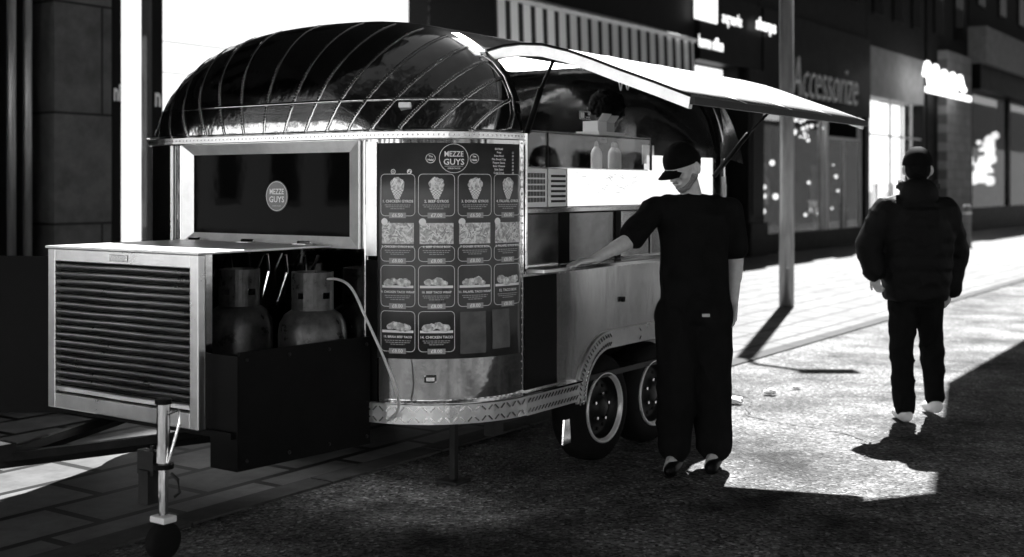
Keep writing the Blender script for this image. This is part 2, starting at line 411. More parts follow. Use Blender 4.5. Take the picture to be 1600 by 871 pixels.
# skirt: tread-plate band round the bottom
rail('skirt_band', .40, .50, .03, M['alu']); rail('skirt_lip', .50, .512, .05, M['chrome'])
g = MB(); po = plan_off(.031); 
k = 0
cum = [0]
for a, b in zip(po[:-1], po[1:]): cum.append(cum[-1]+(b-a).length)
def along(po, cum, s):
    for i in range(len(cum)-1):
        if s <= cum[i+1]:
            f = (s-cum[i])/max(cum[i+1]-cum[i], 1e-6); return po[i].lerp(po[i+1], f), (po[i+1]-po[i]).normalized()
    return po[-1], Vector((0,1,0))
def tread(g, p, d, n, z, up, L=.017):
    a = (d*up+Vector((0,0,1))).normalized(); b = n.cross(a)
    c = p+Vector((0,0,z))
    M4 = Matrix((a, b, n)).transposed().to_4x4(); M4.translation = c
    g.box(-L, L, -.0035, .0035, -.001, .0035, M4)
s = .03
while s < 1.15:
    p, d = along(po, cum, s); n = Vector((d.y, -d.x, 0));
    if n.dot(p-Vector((.8, YC, 0))) < 0: n = -n
    k += 1
    for z, sg in ((.425, 1), (.475, -1)):
        tread(g, p, d, n, z, sg*(1 if k % 2 else -1), .015)
    s += .036
g.build('tread_pattern', M['chrome'], trailer)
# near side lower panel with wheel arch
AR0, AR1, ARH = .60, 1.80, .64
def arch(inset=0, n=10):
    r = .26+inset; pts = [(AR0-inset, .40)]
    a0, a1, h = AR0-inset, AR1+inset, ARH+inset
    for i in range(n+1):
        a = PI-PI/2*i/n; pts.append((a0+r+r*math.cos(a), h-r+r*math.sin(a)))
    for i in range(n+1):
        a = PI/2-PI/2*i/n; pts.append((a1-r+r*math.cos(a), h-r+r*math.sin(a)))
    pts.append((a1, .40)); return pts
poly = [(0, .40)]+arch()+[(T1, .40), (T1, 1.10), (0, 1.10)]
g = MB(); g.prism(poly, lambda t, h: (t, .0, h), lambda t, h: (t, .03, h)); g.build('side_panel', M['alu_side'], trailer)
g = MB(); a, b = arch(.0), arch(.095)
for i in range(len(a)-1):
    q = [a[i], a[i+1], b[i+1], b[i]]
    g.prism(q, lambda t, h: (t, -.012, h), lambda t, h: (t, -.001, h))
bmesh.ops.remove_doubles(g.bm, verts=g.bm.verts, dist=.0001)
g.build('arch_trim', M['alu'], trailer)
g = MB()
for i in range(len(b)*2-2):
    f = i/2; i0 = int(f); f -= i0; i1 = min(i0+1, len(b)-1)
    for w_, sg in ((.25, 1), (.75, -1)):
        x = (a[i0][0]*(1-f)+a[i1][0]*f)*(1-w_)+(b[i0][0]*(1-f)+b[i1][0]*f)*w_; h = (a[i0][1]*(1-f)+a[i1][1]*f)*(1-w_)+(b[i0][1]*(1-f)+b[i1][1]*f)*w_
        tread(g, Vector((x, -.012, 0)), Vector((1,0,0)), Vector((0,-1,0)), h, sg, .013)
g.build('arch_tread_pattern', M['chrome'], trailer)
for i, (t0, t1) in enumerate(((.0, .50), (1.90, T1))):
    g = MB(); g.box(t0, t1, -.03, -.002, .40, .50); g.build('side_sill', M['alu'], trailer)
    g = MB(); g.box(t0, t1, -.05, -.0, .502, .512); g.build('sill_lip', M['chrome'], trailer)
    g = MB(); x = t0+.02
    while x < t1-.01:
        for z, sg in ((.425, 1), (.475, -1)): tread(g, Vector((x, -.03, 0)), Vector((1,0,0)), Vector((0,-1,0)), z, 1.2, .015)
        x += .03
    g.build('sill_tread_pattern', M['chrome'], trailer)
g = MB(); g.box(.015, .315, -.006, -.001, .52, 1.085); g.build('dark_reflection_patch', M['black'], trailer, bevel=.002)  # black patch painting in a dark reflection on the side panel
g = MB(); g.box(.30, T1-.3, .12, 2.42, .36, .45); g.build('chassis', M['dark_steel'], trailer)
g = MB(); g.box(0, T1, .04, 2.5, .47, .50); g.build('floor', M['dark_steel'], trailer)
g = MB(); g.box(AR0-.02, AR1+.02, .35, .38, .3, .8); g.box(AR0-.02, AR1+.02, .03, .36, .66, .68); g.build('wheel_box', M['black'], trailer)
# wheels
def wheel(t, y):
    w = empty('wheel', (t, y, .30)); w.parent = trailer
    def lathe(name, prof, mtl, par, n=40):
        g = MB(); rings = [[Vector((r*math.cos(2*PI*k/n), yy, r*math.sin(2*PI*k/n))) for k in range(n)] for r, yy in prof]
        g.loft(rings, cap=False); return g.build(name, mtl, par, smooth=True)
    lathe('tyre', [(.19,.17),(.27,.18),(.295,.15),(.30,.11),(.30,.06),(.29,.02),(.262,.0),(.215,-.004),(.192,.005),(.19,.03)], M['rubber'], w)
    r = lathe('rim', [(.196,.004),(.198,-.008),(.190,-.012),(.183,-.006),(.178,.01),(.174,.012)], M['rim'], w)
    lathe('wheel_disc', [(.174,.012),(.170,.04),(.160,.055),(.155,.062),(.10,.045),(.06,.03),(.055,.01),(.03,.0),(.002,-.002)], M['dark_steel'], w)
    g = MB()
    for k in range(12):
        a = 2*PI*k/12; g.tube([(.125*math.cos(a), .049, .125*math.sin(a)), (.125*math.cos(a), .045, .125*math.sin(a))], .011, 10)
    o = g.build('rim_holes', M['black'], r)
    g = MB()
    for k in range(5):
        a = 2*PI*k/5+.2; g.tube([(.075*math.cos(a), .035, .075*math.sin(a)), (.075*math.cos(a), .012, .075*math.sin(a))], .009, 6)
    g.build('wheel_nuts', M['chrome'], r)
wheel(.90, .05); wheel(1.50, .05); wheel(.90, 2.25); wheel(1.50, 2.25)
# steady leg and little lights
g = MB(); g.box(.0, .035, .42, .455, .02, .42); g.box(-.04,.09,.38,.51,.0,.02); g.build('steady_leg', M['dark_steel'], trailer, bevel=.003)
g = MB(); g.box(-.10, -.02, .0+.1, .16, .30, .40); g.build('leg_bracket', M['dark_steel'], trailer)
g = MB(); g.prism([(.48,.16),(.56,.16),(.545,.29),(.495,.29)], lambda t,h:(t,.06,h), lambda t,h:(t,.07,h)); g.build('axle_bracket', M['chrome'], trailer)
def on_arc(th, out, h):                    # near front corner surface: th in radians 0=front tangent 90=side
    C = Vector((0, .55, 0)); d = Vector((-math.cos(th), -math.sin(th), 0)); p = C+d*(.55+out); p.z = h; return p
g = MB()
g.quadgrid(lambda u, v: on_arc(R(33)+R(6)*u, .004+.014*(1 if .1<u<.9 and .1<v<.9 else 0), .60+.035*v), 6, 4); g.build('reflector', M['chrome'], trailer)
g = MB(); g.box(-.012,.012,-.02,0,-.015,.015, Matrix.Translation((1.0,-.002,.90))); g.build('side_marker', M['black'], trailer, bevel=.004)
for th, h in ((R(36), 1.905),):
    g = MB(); c = on_arc(th, .0, h); g.box(-.03,.03,-.012,.012,-.013,.013, Matrix.Translation(dome_pt(.20,.22)+dome_n(.20,.22)*.008)@Matrix.Rotation(R(-55),4,'Z')); g.build('clearance_light', M['white'], trailer, bevel=.004)
# side window outline (door light) and hinge plates on the dome side
g = MB(); pts = []
for u, v in ((.045,.62),(.03,.56),(.024,.45),(.022,.3),(.024,.16),(.035,.06),(.07,.03)):
    pts.append(dome_pt(u, v)+dome_n(u, v)*.012)
fine = []
for i in range(len(pts)-1):
    for k in range(4): fine.append(pts[i].lerp(pts[i+1], k/4))
g.tube(fine, .006, 8); g.build('grab_wire', M['chrome'], trailer, smooth=True)
g = MB()
def plate(u, v):
    uu = .045+.05*u*(1-.25*v); vv = .62+.16*v; uu = .06-.045*u; return dome_pt(max(uu,0), .60+.14*v+.05*u)+dome_n(max(uu,.004), .60+.14*v)*.012
g.quadgrid(lambda u, v: dome_pt(.03+.022*v, .80-.16*u)+dome_n(.04, .74)*.014, 5, 4); g.build('hinge_plate', M['frame'], trailer, solid=.004)

# ---- front window
fw = empty('front_window', (TF, 0, 0)); fw.parent = trailer
Y0, Y1, H0, H1 = .56, 1.83, 1.232, 1.758; B = .075
g = MB()
for (a, b, c, d) in (((Y0,H0),(Y1,H0),(Y1-B,H0+B*.75),(Y0+B,H0+B*.75)), ((Y0,H1),(Y1,H1),(Y1-B,H1-B*.75),(Y0+B,H1-B*.75)), ((Y0,H0),(Y0,H1),(Y0+B,H1-B*.75),(Y0+B,H0+B*.75)), ((Y1,H0),(Y1,H1),(Y1-B,H1-B*.75),(Y1-B,H0+B*.75))):
    vs = [g.bm.verts.new((-.034 if i < 2 else -.012, p[0], p[1])) for i, p in enumerate((a,b,c,d))]
    g.bm.faces.new(vs)
    wv = [g.bm.verts.new((x, p[0], p[1])) for x, p in ((-.034,a),(-.034,b),(-.002,b),(-.002,a))]; g.bm.faces.new(wv)
g.build('window_frame', M['frame'], fw)
g = MB(); g.box(-.010, -.004, Y0+B-.01, Y1-B+.01, H0+.05, H1-.05); g.build('window_pane', M['blackgloss'], fw)
ST = (-.0135, 1.13, 1.485)
g = MB(); n = 40; g.loft([[Vector((x, ST[1]+r*math.cos(2*PI*k/n), ST[2]+r*1.0*math.sin(2*PI*k/n))) for k in range(n)] for x, r in ((-.0105,.078),(-.0125,.078))]); stk = g.build('round_sticker', mat('sticker_grey', .22, .5), fw)
g = MB()
fnS = lambda x, y, z: Vector((-.0140, ST[1]-x, ST[2]+y))
add_text(g, 'MEZZE', .040, lambda x, y, z: fnS(x*.84, y+.022, z), .0006); add_text(g, 'GUYS', .043, lambda x, y, z: fnS(x, y-.018, z), .0008); add_text(g, 'GYROS TACOS', .009, lambda x, y, z: fnS(x, y-.05, z))
ringn = 48
for k in range(ringn):
    a0, a1 = 2*PI*k/ringn, 2*PI*(k+1)/ringn
    g.bm.faces.new([g.bm.verts.new(fnS(r*math.cos(a), r*math.sin(a), 0)) for r, a in ((.072,a0),(.0745,a0),(.0745,a1),(.072,a1))])
g.build('sticker_lettering', M['ink'], fw, recalc=False)
# trims left of the window
for y, w, mt in ((1.86, .035, 'chrome'), (1.93, .02, 'alu'), (.535, .018, 'chrome')):
    g = MB(); g.box(TF-.012, TF-.001, y, y+w, .52, 1.76); g.build('upright_trim', M[mt], trailer, bevel=.004)

# ---- menu wrapped on the corner
menu = empty('menu_board', (0,0,0)); menu.parent = trailer
TH0, TH1 = R(8.5), R(87)
MR = .55
def mp(s, h, out=.006):                    # s = metres along the arc from its left edge
    return on_arc(TH0+s/MR, out, h)
SM = (TH1-TH0)*MR
g = MB(); g.quadgrid(lambda u, v: mp(SM*u, .712+(1.742-.712)*v, .004), 40, 4); g.build('menu_sheet', M['menu'], menu, smooth=True, solid=.002)
gl = MB(); gf = MB(); gg = MB(); gw = MB(); gL = MB()
def mtext(g, body, s, h, size, bold=.0003, sx=1.): add_text(g, body, size, lambda x, y, z: mp(s+x, h+y, .0082), bold, 0, sx)
def mrect(g, s0, s1, h0, h1, out=.0075, nu=6): g.quadgrid(lambda u, v: mp(s0+(s1-s0)*u, h0+(h1-h0)*v, out), nu, 1)
def outline(g, s0, s1, h0, h1, r=.02, w=.0022):
    pts = []
    for cx, cy, a0 in ((s1-r, h1-r, 0), (s0+r, h1-r, 90), (s0+r, h0+r, 180), (s1-r, h0+r, 270)):
        for k in range(7):
            a = R(a0+90*k/6); pts.append((cx+r*math.cos(a), cy+r*math.sin(a), math.cos(a), math.sin(a)))
    full = []
    for i in range(len(pts)):
        p, q = pts[i], pts[(i+1)%len(pts)]; n = 6 if abs(p[0]-q[0]) > .03 else 1
        for k in range(n): f = k/n; full.append(tuple(p[j]*(1-f)+q[j]*f for j in range(4)))
    N = len(full)
    for i in range(N):
        p, q = full[i], full[(i+1)%N]
        g.bm.faces.new([g.bm.verts.new(mp(x[0]+x[2]*w*s_, x[1]+x[3]*w*s_, .0078)) for x, s_ in ((p,0),(p,1),(q,1),(q,0))])
def disc(g, s, h, r, out=.0085, n=20, rin=0):
    for k in range(n):
        a0, a1 = 2*PI*k/n, 2*PI*(k+1)/n
        if rin: g.bm.faces.new([g.bm.verts.new(mp(s+q*math.cos(a), h+q*math.sin(a), out)) for q, a in ((rin,a0),(r,a0),(r,a1),(rin,a1))])
        else: g.bm.faces.new([g.bm.verts.new(x) for x in (mp(s,h,out), mp(s+r*math.cos(a0),h+r*math.sin(a0),out), mp(s+r*math.cos(a1),h+r*math.sin(a1),out))])
disc(gw, .375, 1.668, .070, rin=.0675, n=48)
mtext(gw, 'MEZZE', .375, 1.688, .036, .0006, .84); mtext(gw, 'GUYS', .375, 1.650, .040, .0008); mrect(gw, .33, .42, 1.630, 1.6315, .0082); mtext(gw, 'GYROS TACOS', .375, 1.62, .009)
for s in (.265, .475):
    disc(gw, s, 1.668, .023, rin=.0205, n=28); mtext(gw, 'The', s, 1.677, .012, .0004); mtext(gw, 'Halal', s, 1.661, .014, .0006)
for s in (.085, .165): disc(gw, s, 1.605, .012, rin=0 if s > .1 else .009, n=20)
disc(gL, .163, 1.600, .0042, .0092); mrect(gL, .1655, .1680, 1.600, 1.613, .0092, 1); mrect(gL, .168, .172, 1.608, 1.611, .0092, 1)
disc(gw, .085, 1.605, .005, rin=.003, n=16)
for i, tline in enumerate(('EXTRAS', 'Fries', 'Fries Bowl', 'Pita Bread Cup', 'Pepper Sauce', 'Sour Cheese', 'Side Salad', 'Cold Drink')):
    mtext(gw, tline, .61, 1.715-.0165*i, .0135, .0003)
    if i: mtext(gw, '£%d' % (1+i%3), .70, 1.715-.0165*i, .0125, .0005)
def build_multi(name, pairs, parent):
    me = bpy.data.meshes.new(name); vs, fs, mi = [], [], []
    for k, (mb, mt) in enumerate(pairs):
        mb.bm.verts.ensure_lookup_table(); mb.bm.verts.index_update(); o_ = len(vs)
        vs += [v.co[:] for v in mb.bm.verts]
        for f in mb.bm.faces: fs.append([v.index+o_ for v in f.verts]); mi.append(k)
        mb.bm.free()
    me.from_pydata(vs, [], fs)
    for _, mt in pairs: me.materials.append(mt)
    for p, k in zip(me.polygons, mi): p.material_index = k
    o = bpy.data.objects.new(name, me); COL.objects.link(o); o.parent = parent; return o
PT = mat('price_tag_grey', .32, .4)
build_multi('menu_header', [(gw, M['ink']), (gL, M['menu'])], menu); gg.bm.free(); gf.bm.free()
cards = [
 [('1. CHICKEN GYROS','£6.50'),('2. BEEF GYROS','£7.00'),('3. DONER GYROS','£6.50'),('4. FALAFEL GYROS','£6.00')],
 [('5. CHICKEN GYROS BOX','£8.00'),('6. BEEF GYROS BOX','£8.00'),('7. DONER GYROS BOX','£8.00'),('8. FALAFEL GYROS BOX','£8.00')],
 [('9. CHICKEN TACO WRAP','£8.00'),('10. BEEF TACO WRAP','£8.00'),('11. FALAFEL TACO WRAP','£8.00'),('12. TACO BOX','£8.00')],
 [('13. BIRRIA BEEF TACO','£8.00'),('14. CHICKEN TACO','£8.00')]]
rowy = [(1.395, 1.592), (1.178, 1.372), (.962, 1.156), (.748, .938)]
CW = .168; CP = .187
for r_, row in enumerate(cards):
    h0, h1 = rowy[r_]; H = h1-h0
    for c_, (nm, pr) in enumerate(row):
        s0 = .022+CP*c_; s1 = s0+CW; sc = (s0+s1)/2
        gw, gg, gf, gL = MB(), MB(), MB(), MB()
        if r_ != 1: outline(gw, s0, s1, h0, h1)
        else:
            outline(gw, s0, s1, h0, h0+.07, .02)
            disc(gw, s0+.018, h1-.006, .017)
        mtext(gw, nm, sc, h0+.068, .0175 if len(nm) < 17 else .0145, .0004)
        for k in range(3):
            L = (.13, .12, .07)[k]; n = 9; x = sc-L/2
            while x < sc+L/2:
                w = random.uniform(.006, .016); mrect(gg, x, min(x+w, sc+L/2), h0+.049-k*.009, h0+.0525-k*.009, .0079, 1); x += w+.003
        mrect(gL, sc-.042, sc+.042, h0-.012, h0+.014, .0080); 
        add_text(gw, pr, .024, lambda x, y, z: mp(sc+x, h0+.001+y, .0088), .0006)
        # food picture
        if r_ == 0:
            def cone(u, v, sc=sc, h0=h0, H=H): w = .010+.024*v; return mp(sc-w+2*w*u, h0+.078+.052*v, .0086)
            for i in range(6):
                for j in range(8):
                    tgt = gw if (i+j)%2 else gg
                    tgt.bm.faces.new([tgt.bm.verts.new(cone((i+a)/6, (j+b)/8)) for a, b in ((0,0),(1,0),(1,1),(0,1))])
            n = 22
            ctr = [(math.cos(2*PI*k/n)*(.034+.006*random.random()), .032+math.sin(2*PI*k/n)*(.028+.007*random.random())) for k in range(n)]
            vs = [gf.bm.verts.new(mp(sc+x, h0+.118+y, .0084)) for x, y in ctr]; gf.bm.faces.new(vs)
            for q in range(9):
                x = random.uniform(-.024,.024); y = random.uniform(.02,.05); an = random.uniform(.9,2.2); l = random.uniform(.012,.02)
                p = [(x-l*math.cos(an)-.002, y-l*math.sin(an)), (x-l*math.cos(an)+.002, y-l*math.sin(an)), (x+l*math.cos(an)+.003, y+l*math.sin(an)), (x+l*math.cos(an)-.003, y+l*math.sin(an))]
                gw.bm.faces.new([gw.bm.verts.new(mp(sc+a, h0+.118+b, .0090)) for a, b in p])
        elif r_ == 1:
            mrect(gf, s0+.004, s1-.004, h0+.082, h0+.182, .0078)
            for q in range(46):
                x = random.uniform(s0+.015, s1-.015); y = random.uniform(h0+.09, h0+.172); an = random.uniform(0, PI); l = random.uniform(.008, .018); w = .0025
                dx, dy = l*math.cos(an), l*math.sin(an); ex, ey = -w*math.sin(an), w*math.cos(an)
                tgt = gw if q % 3 else gL
                tgt.bm.faces.new([tgt.bm.verts.new(mp(x+a, y+b, .0084+.00002*q)) for a, b in ((-dx-ex,-dy-ey),(dx-ex,dy-ey),(dx+ex,dy+ey),(-dx+ex,-dy+ey))])
        else:
            mrect(gw, s0+.006, s1-.006, h0+.088, h0+.1, .0079)
            for q in range(4):
                cx = sc-.04+q*.026+random.uniform(-.006,.006); cy = h0+.112+random.uniform(-.004,.012); rr = random.uniform(.014,.022); n = 14
                vs = [gf.bm.verts.new(mp(cx+rr*1.3*math.cos(2*PI*k/n), cy+rr*math.sin(2*PI*k/n)*(.8+.3*random.random()), .0082+.0002*q)) for k in range(n)]; gf.bm.faces.new(vs)
                disc(gw if q%2 else gg, cx+.004, cy+.006, rr*.45, .0092, 9)
        build_multi('menu_card', [(gw, M['ink']), (gg, M['inkgrey']), (gf, M['foodlight']), (gL, PT)], menu)
g0 = MB(); g0.quadgrid(lambda u, v: on_arc(TH0*u, .006, .50+.68*v), 4, 2); g0.build('dark_corner_patch', M['black'], trailer, smooth=True)  # black paint stands in for the dark reflection low on the corner
g0 = MB(); g0.quadgrid(lambda u, v: on_arc(TH0*(.05+.9*u), .006, 1.20+.55*v), 6, 6); g0.build('corner_chrome', M['frame'], trailer, smooth=True)
# sheets of vinyl taped low on the right
for s0, s1, h0, h1 in ((.405, .535, .735, .935), (.57, .675, .75, .94)):
    g = MB(); g.quadgrid(lambda u, v: mp(s0+(s1-s0)*u, h0+(h1-h0)*v, .010+.003*math.sin(u*7+v*4)), 10, 8); g.build('vinyl_patch', mat('vinyl_patch_grey', .075, .35, var=.4, scale=12), menu, smooth=True)
# rivet column at hatch edge
for k in range(34):
    rivet(gr, on_arc(R(89.5), .001, .56+k*.036), Vector((0,-1,0)), .0045); rivet(gr, Vector((.35+k*.055, -.001, 1.085)), Vector((0,-1,0)), .0045)
gr.build('rivets', M['chrome'], trailer, kind='stuff', smooth=True)

# ---- serving hatch, counter and what is built into it
g = MB(); g.box(-.0, .018, -.022, .03, 1.10, 1.80); g.build('hatch_post', M['chrome'], trailer, bevel=.003)
g = MB(); g.box(.0, T1, -.13, .10, 1.105, 1.128); g.build('serving_counter', M['steel'], trailer, bevel=.004)
g = MB(); g.box(.018, T1, -.004, .02, 1.40, 1.425); g.build('shelf_rail', M['steel'], trailer, bevel=.003)
def sheet(name, t0, t1, h0, h1, mt, y=.012, d=.012, bev=.003):
    g = MB(); g.box(t0, t1, y, y+d, h0, h1); return g.build(name, M[mt], trailer, bevel=bev)
M['steel_dark'] = mat('sliding_door_steel', .28, .25, 1, var=.3, scale=3, bump=.2, bscale=3, bdist=.02)
sheet('sliding_door', .03, .36, 1.14, 1.395, 'steel_dark'); sheet('sliding_door', .46, .93, 1.14, 1.395, 'steel_dark')
sheet('door_divider', .36, .46, 1.13, 1.40, 'black', .006); sheet('door_divider', .95, 1.01, 1.13, 1.40, 'black', .006)
sheet('sliding_door', 1.03, 1.35, 1.14, 1.395, 'steel'); sheet('sliding_door', 1.38, 2.2, 1.14, 1.395, 'steel_dark')
# grilles
for gi, (t0, t1) in enumerate(((.03, .23), (.25, .42))):
    par = sheet('vent_cover', t0, t1, 1.43, 1.625, 'white', .0, .012)
    g = MB()
    for r_ in range(6 if gi else 5):
        if gi == 0:
            for c_ in range(12): x = t0+.02+c_*.0135; g.box(x, x+.006, -.003, -.001, 1.455+r_*.031, 1.478+r_*.031)
        else:
            g.box(t0+.015, t1-.015, -.003, -.001, 1.452+r_*.026, 1.464+r_*.026)
    g.build('vent_slots', M['dark_steel'], par)
M['glow_white'] = mat('white_added_glow', .8, .4, 0, var=.1, scale=6, emit=.22)  # glow added to white panels that have no lamp behind them
sheet('white_front_panel', .44, 1.36, 1.43, 1.628, 'glow_white', .0, .010)
# scratched dark marks on the panel
g = MB()
for q in range(34):
    x = random.uniform(.5,1.32); h = random.choice((1.50,1.54,1.58,1.6))+random.uniform(-.02,.012); l = random.uniform(.006,.026); an = random.uniform(-.5,.3)
    w = .0013; dx, dy = l*math.cos(an), l*math.sin(an)
    g.bm.faces.new([g.bm.verts.new((x+a, -.0022-.00001*q, h+b)) for a, b in ((-dx,-dy-w),(dx,dy-w),(dx,dy+w),(-dx,-dy+w))])
g.build('panel_scuffs', M['inkgrey'], trailer, recalc=False)
# glass display
dg_ = empty('display_case', (0,0,0)); dg_.parent = trailer
g = MB(); g.box(.03, 1.36, .0, .006, 1.635, 1.808); g.build('front_glass', M['glass'], dg_)
g = MB(); g.box(.03, 1.36, .0, .32, 1.812, 1.818); g.build('top_glass', M['glass'], dg_)
g = MB()
for t in (.022, .235, 1.362): g.box(t-.004, t+.004, -.003, .010, 1.63, 1.815)
g.box(.02, 1.365, -.004, .008, 1.807, 1.8115); g.build('case_edge', M['dark_steel'], dg_)
g = MB(); g.box(.03, 1.36, .02, .35, 1.628, 1.634); g.build('case_base', M['steel'], dg_)
g = MB(); g.box(.26,.36,.3,.31,1.64,1.80); g.box(.05,.2,.2,.21,1.64,1.79); g.build('inner_card', M['paper'], dg_)
sheet('rear_counter_block', 1.40, 2.25, 1.43, 1.72, 'glow_white', .02, .05)  # same added glow, the block itself is unlit
# interior
g = MB(); g.box(.1, 2.2, 2.38, 2.40, .5, 2.1); g.build('inner_wall', M['steel_dark'], trailer)
g = MB(); g.box(.1, 2.2, .95, 1.55, 2.36, 2.375); g.build('added_fill_lamp', mat('fill_lamp_glow', .8, .5, emit=2.5), trailer)  # lamp added to brighten the trailer interior
for i, (t, y, ry) in enumerate(((.25,1.5,R(10)), (.6,1.7,R(20)), (1.5,1.6,R(-12)), (1.85,1.4,R(8)))):
    g = MB()
    g.quadgrid(lambda u, v: Vector((t-.22+.44*u, y+.10*math.sin(PI*u)+.0, 1.35+.95*v-.25*(2*u-1)**2*v)), 14, 8); g.build('curved_lining', M['steel_dark'], trailer, smooth=True)
g = MB(); g.box(1.42,1.98,2.36,2.37,1.5,2.0); g.build('notice_panel', M['black'], trailer)
# fire notice
nb = MB(); nb.box(-.085,.085,0,.004,-.028,.028); 
no = nb.build('small_notice', M['black'], trailer); no.location = (1.62, .60, 1.985)
g = MB()
for a in ((-.08,.08,.022,.025),(-.08,.08,-.025,-.022),(-.082,-.079,-.025,.025),(.079,.082,-.025,.025)): g.box(a[0],a[1],-.003,-.001,a[2],a[3])
g.box(-.07,-.05,-.003,-.001,-.018,.018); g.box(-.045,-.028,-.003,-.001,-.018,.018)
add_text(g, 'Fire', .02, lambda x, y, z: Vector((x+.03, -.003, y+.009)), .0004); add_text(g, 'Extinguisher', .016, lambda x, y, z: Vector((x+.03, -.003, y-.011)), .0004)
g.build('notice_lettering', M['ink'], no, recalc=False)
g = MB(); g.tube(smooth_path([Vector((1.03+.016*k, .055, 2.125+.028*math.sin(k*1.25)+.012*math.cos(k*2.3))) for k in range(12)], 5), .0045, 6); g.build('script_sign', M['ink'], trailer, smooth=True)
for k in range(3):
    g = MB(); g.tube([(.60+.02*k, .04, 2.20), (.61+.02*k, .04, 2.165)], .003, 6); g.build('utensil_hook', M['ink'], trailer)
g = MB(); g.box(.15, 2.1, 2.05, 2.36, 1.30, 1.33); g.build('back_shelf', M['steel'], trailer)
for k in range(5):
    g = MB(); n = 16; r = .07+.012*(k%3); x = .4+.34*k; g.loft([[Vector((x+rr*math.cos(2*PI*q/n), 2.2+rr*math.sin(2*PI*q/n), z)) for q in range(n)] for rr, z in ((r,1.331),(r,1.331+.16+.04*(k%2)),(r*1.05,1.336+.16+.04*(k%2)))]); g.build('steel_pot', M['steel'], trailer, smooth=False)
for k in range(6):
    g = MB(); x = .35+.3*k; g.tube([(x, 2.33, 1.95), (x+.01, 2.33, 1.75)], .006, 6); g.ell((x+.01, 2.33, 1.71), (.035,.012,.045)); g.build('ladle', M['chrome'], trailer, smooth=True)
# hatch door propped up
prof = [(-.20, 2.215), (-.10, 2.232), (.0, 2.236), (.13, 2.225), (.28, 2.185), (.42, 2.135), (.56, 2.08), (.75, 2.01), (.93, 1.94)]
hatch = empty('serving_hatch_door', (0,0,0)); hatch.parent = trailer
g = MB()
ts = [-.02+2.42*i/24 for i in range(25)]
g.loft([[Vector((t, -e, h)) for e, h in prof] for t in ts], cap=False, closed=False)
M['hatch'] = mat('brushed_hatch_skin', .10, .65, .3, var=.75, scale=5, bump=.35, bscale=9, bdist=.01, stretch=(5,.35,1))
g.build('hatch_skin', M['hatch'], hatch, smooth=True, solid=.006)
def edge_strip(name, t0, t1, mt, th=.05):
    g = MB(); poly = [(e, h-.004) for e, h in prof]+[(e-.008, h-th) for e, h in prof[::-1]]
    n = len(prof)
    for i in range(n-1):
        q = [prof[i], prof[i+1], (prof[i+1][0]-.012, prof[i+1][1]-th), (prof[i][0]-.012, prof[i][1]-th)]
        g.prism([(a, b-.004) for a, b in q], lambda e, h: (t0, -e, h), lambda e, h: (t1, -e, h))
    bmesh.ops.remove_doubles(g.bm, verts=g.bm.verts, dist=.0001)
    return g.build(name, M[mt], hatch)
edge_strip('hatch_side_frame', -.02, .015, 'frame'); edge_strip('hatch_side_frame', 2.37, 2.40, 'frame')
g = MB(); g.box(-.02, 2.40, -.95, -.925, 1.905, 1.938); g.build('hatch_outer_lip', M['dark_steel'], hatch)
g = MB(); g.tube([(-.022,-e,h+.006) for e, h in prof], .005, 6); g.build('rubber_seal', M['rubber'], hatch)
g = MB(); g.loft([[Vector((t, -e, h-.03)) for e, h in prof[2:]] for t in (.02, 2.36)], cap=False, closed=False); g.build('hatch_lining', M['dark_steel'], hatch)
g = MB(); e = .931
for i in range(60): rivet(g, Vector((.02+i*.04, -.90, 1.956)), Vector((0,0,1)), .005)
g.build('hatch_rivets', M['dark_steel'], hatch)
for tt in (.6, 1.2, 1.8):
    g = MB(); g.loft([[Vector((tt+a, -e, h+.0035)) for e, h in prof] for a in (-.012, .012)], cap=False, closed=False); g.build('hatch_seam', M['frame'], hatch, solid=.003)
for t, e1, h1, h0 in ((.03, .17, 2.16, 1.80), (2.2, .45, 2.06, 1.60)):
    g = MB(); g.tube([(t, -e1, h1), (t, -.5*e1, (h1+h0)/2+.02)], .009, 10); g.tube([(t, -.55*e1, (h1+h0)/2+.04), (t, -.01, h0)], .015, 10); g.build('gas_strut', M['black'], trailer, smooth=True)
# rear awning flap hanging by the end and its poster
g = MB(); g.quadgrid(lambda u, v: Vector((2.28+.05*math.sin(v*3)+.02*u, -.01-.16*(.25+.75*u)*(1-v*.85)*(1 if u>.01 else .3), 1.72+.33*v-.04*u*(1-v))), 6, 8); g.build('rear_side_flap', M['steel_dark'], trailer, smooth=True)
def rp(th, out, h): return Vector((T1+(RR+out)*math.sin(th), RR-(RR+out)*math.cos(th), h))
g = MB(); g.quadgrid(lambda u, v: rp(R(5)+R(50)*u, .004, 1.1+.5*v), 10, 2); g.build('rear_poster', mat('rear_poster_paper', .55, .4, var=.3, scale=6), trailer, smooth=True)
g = MB(); g.quadgrid(lambda u, v: rp(R(15)+R(20)*u, .007, 1.47+.08*v), 6, 2); g.quadgrid(lambda u, v: rp(R(15)+R(18)*u, .007, 1.15+.05*v), 6, 2); g.build('poster_label', M['paper'], trailer, smooth=True)
g = MB(); g.box(TR-.1, TR+.12, .15, 2.4, .38, .46); g.build('rear_bumper', M['dark_steel'], trailer, bevel=.01)
# skirt on rear corner
g = MB(); g.loft([[rp(R(90)*k/12, .002, .40), rp(R(90)*k/12, .03, .404), rp(R(90)*k/12, .03, .50), rp(R(90)*k/12, .002, .504)] for k in range(13)]); g.build('rear_skirt', M['alu'], trailer)

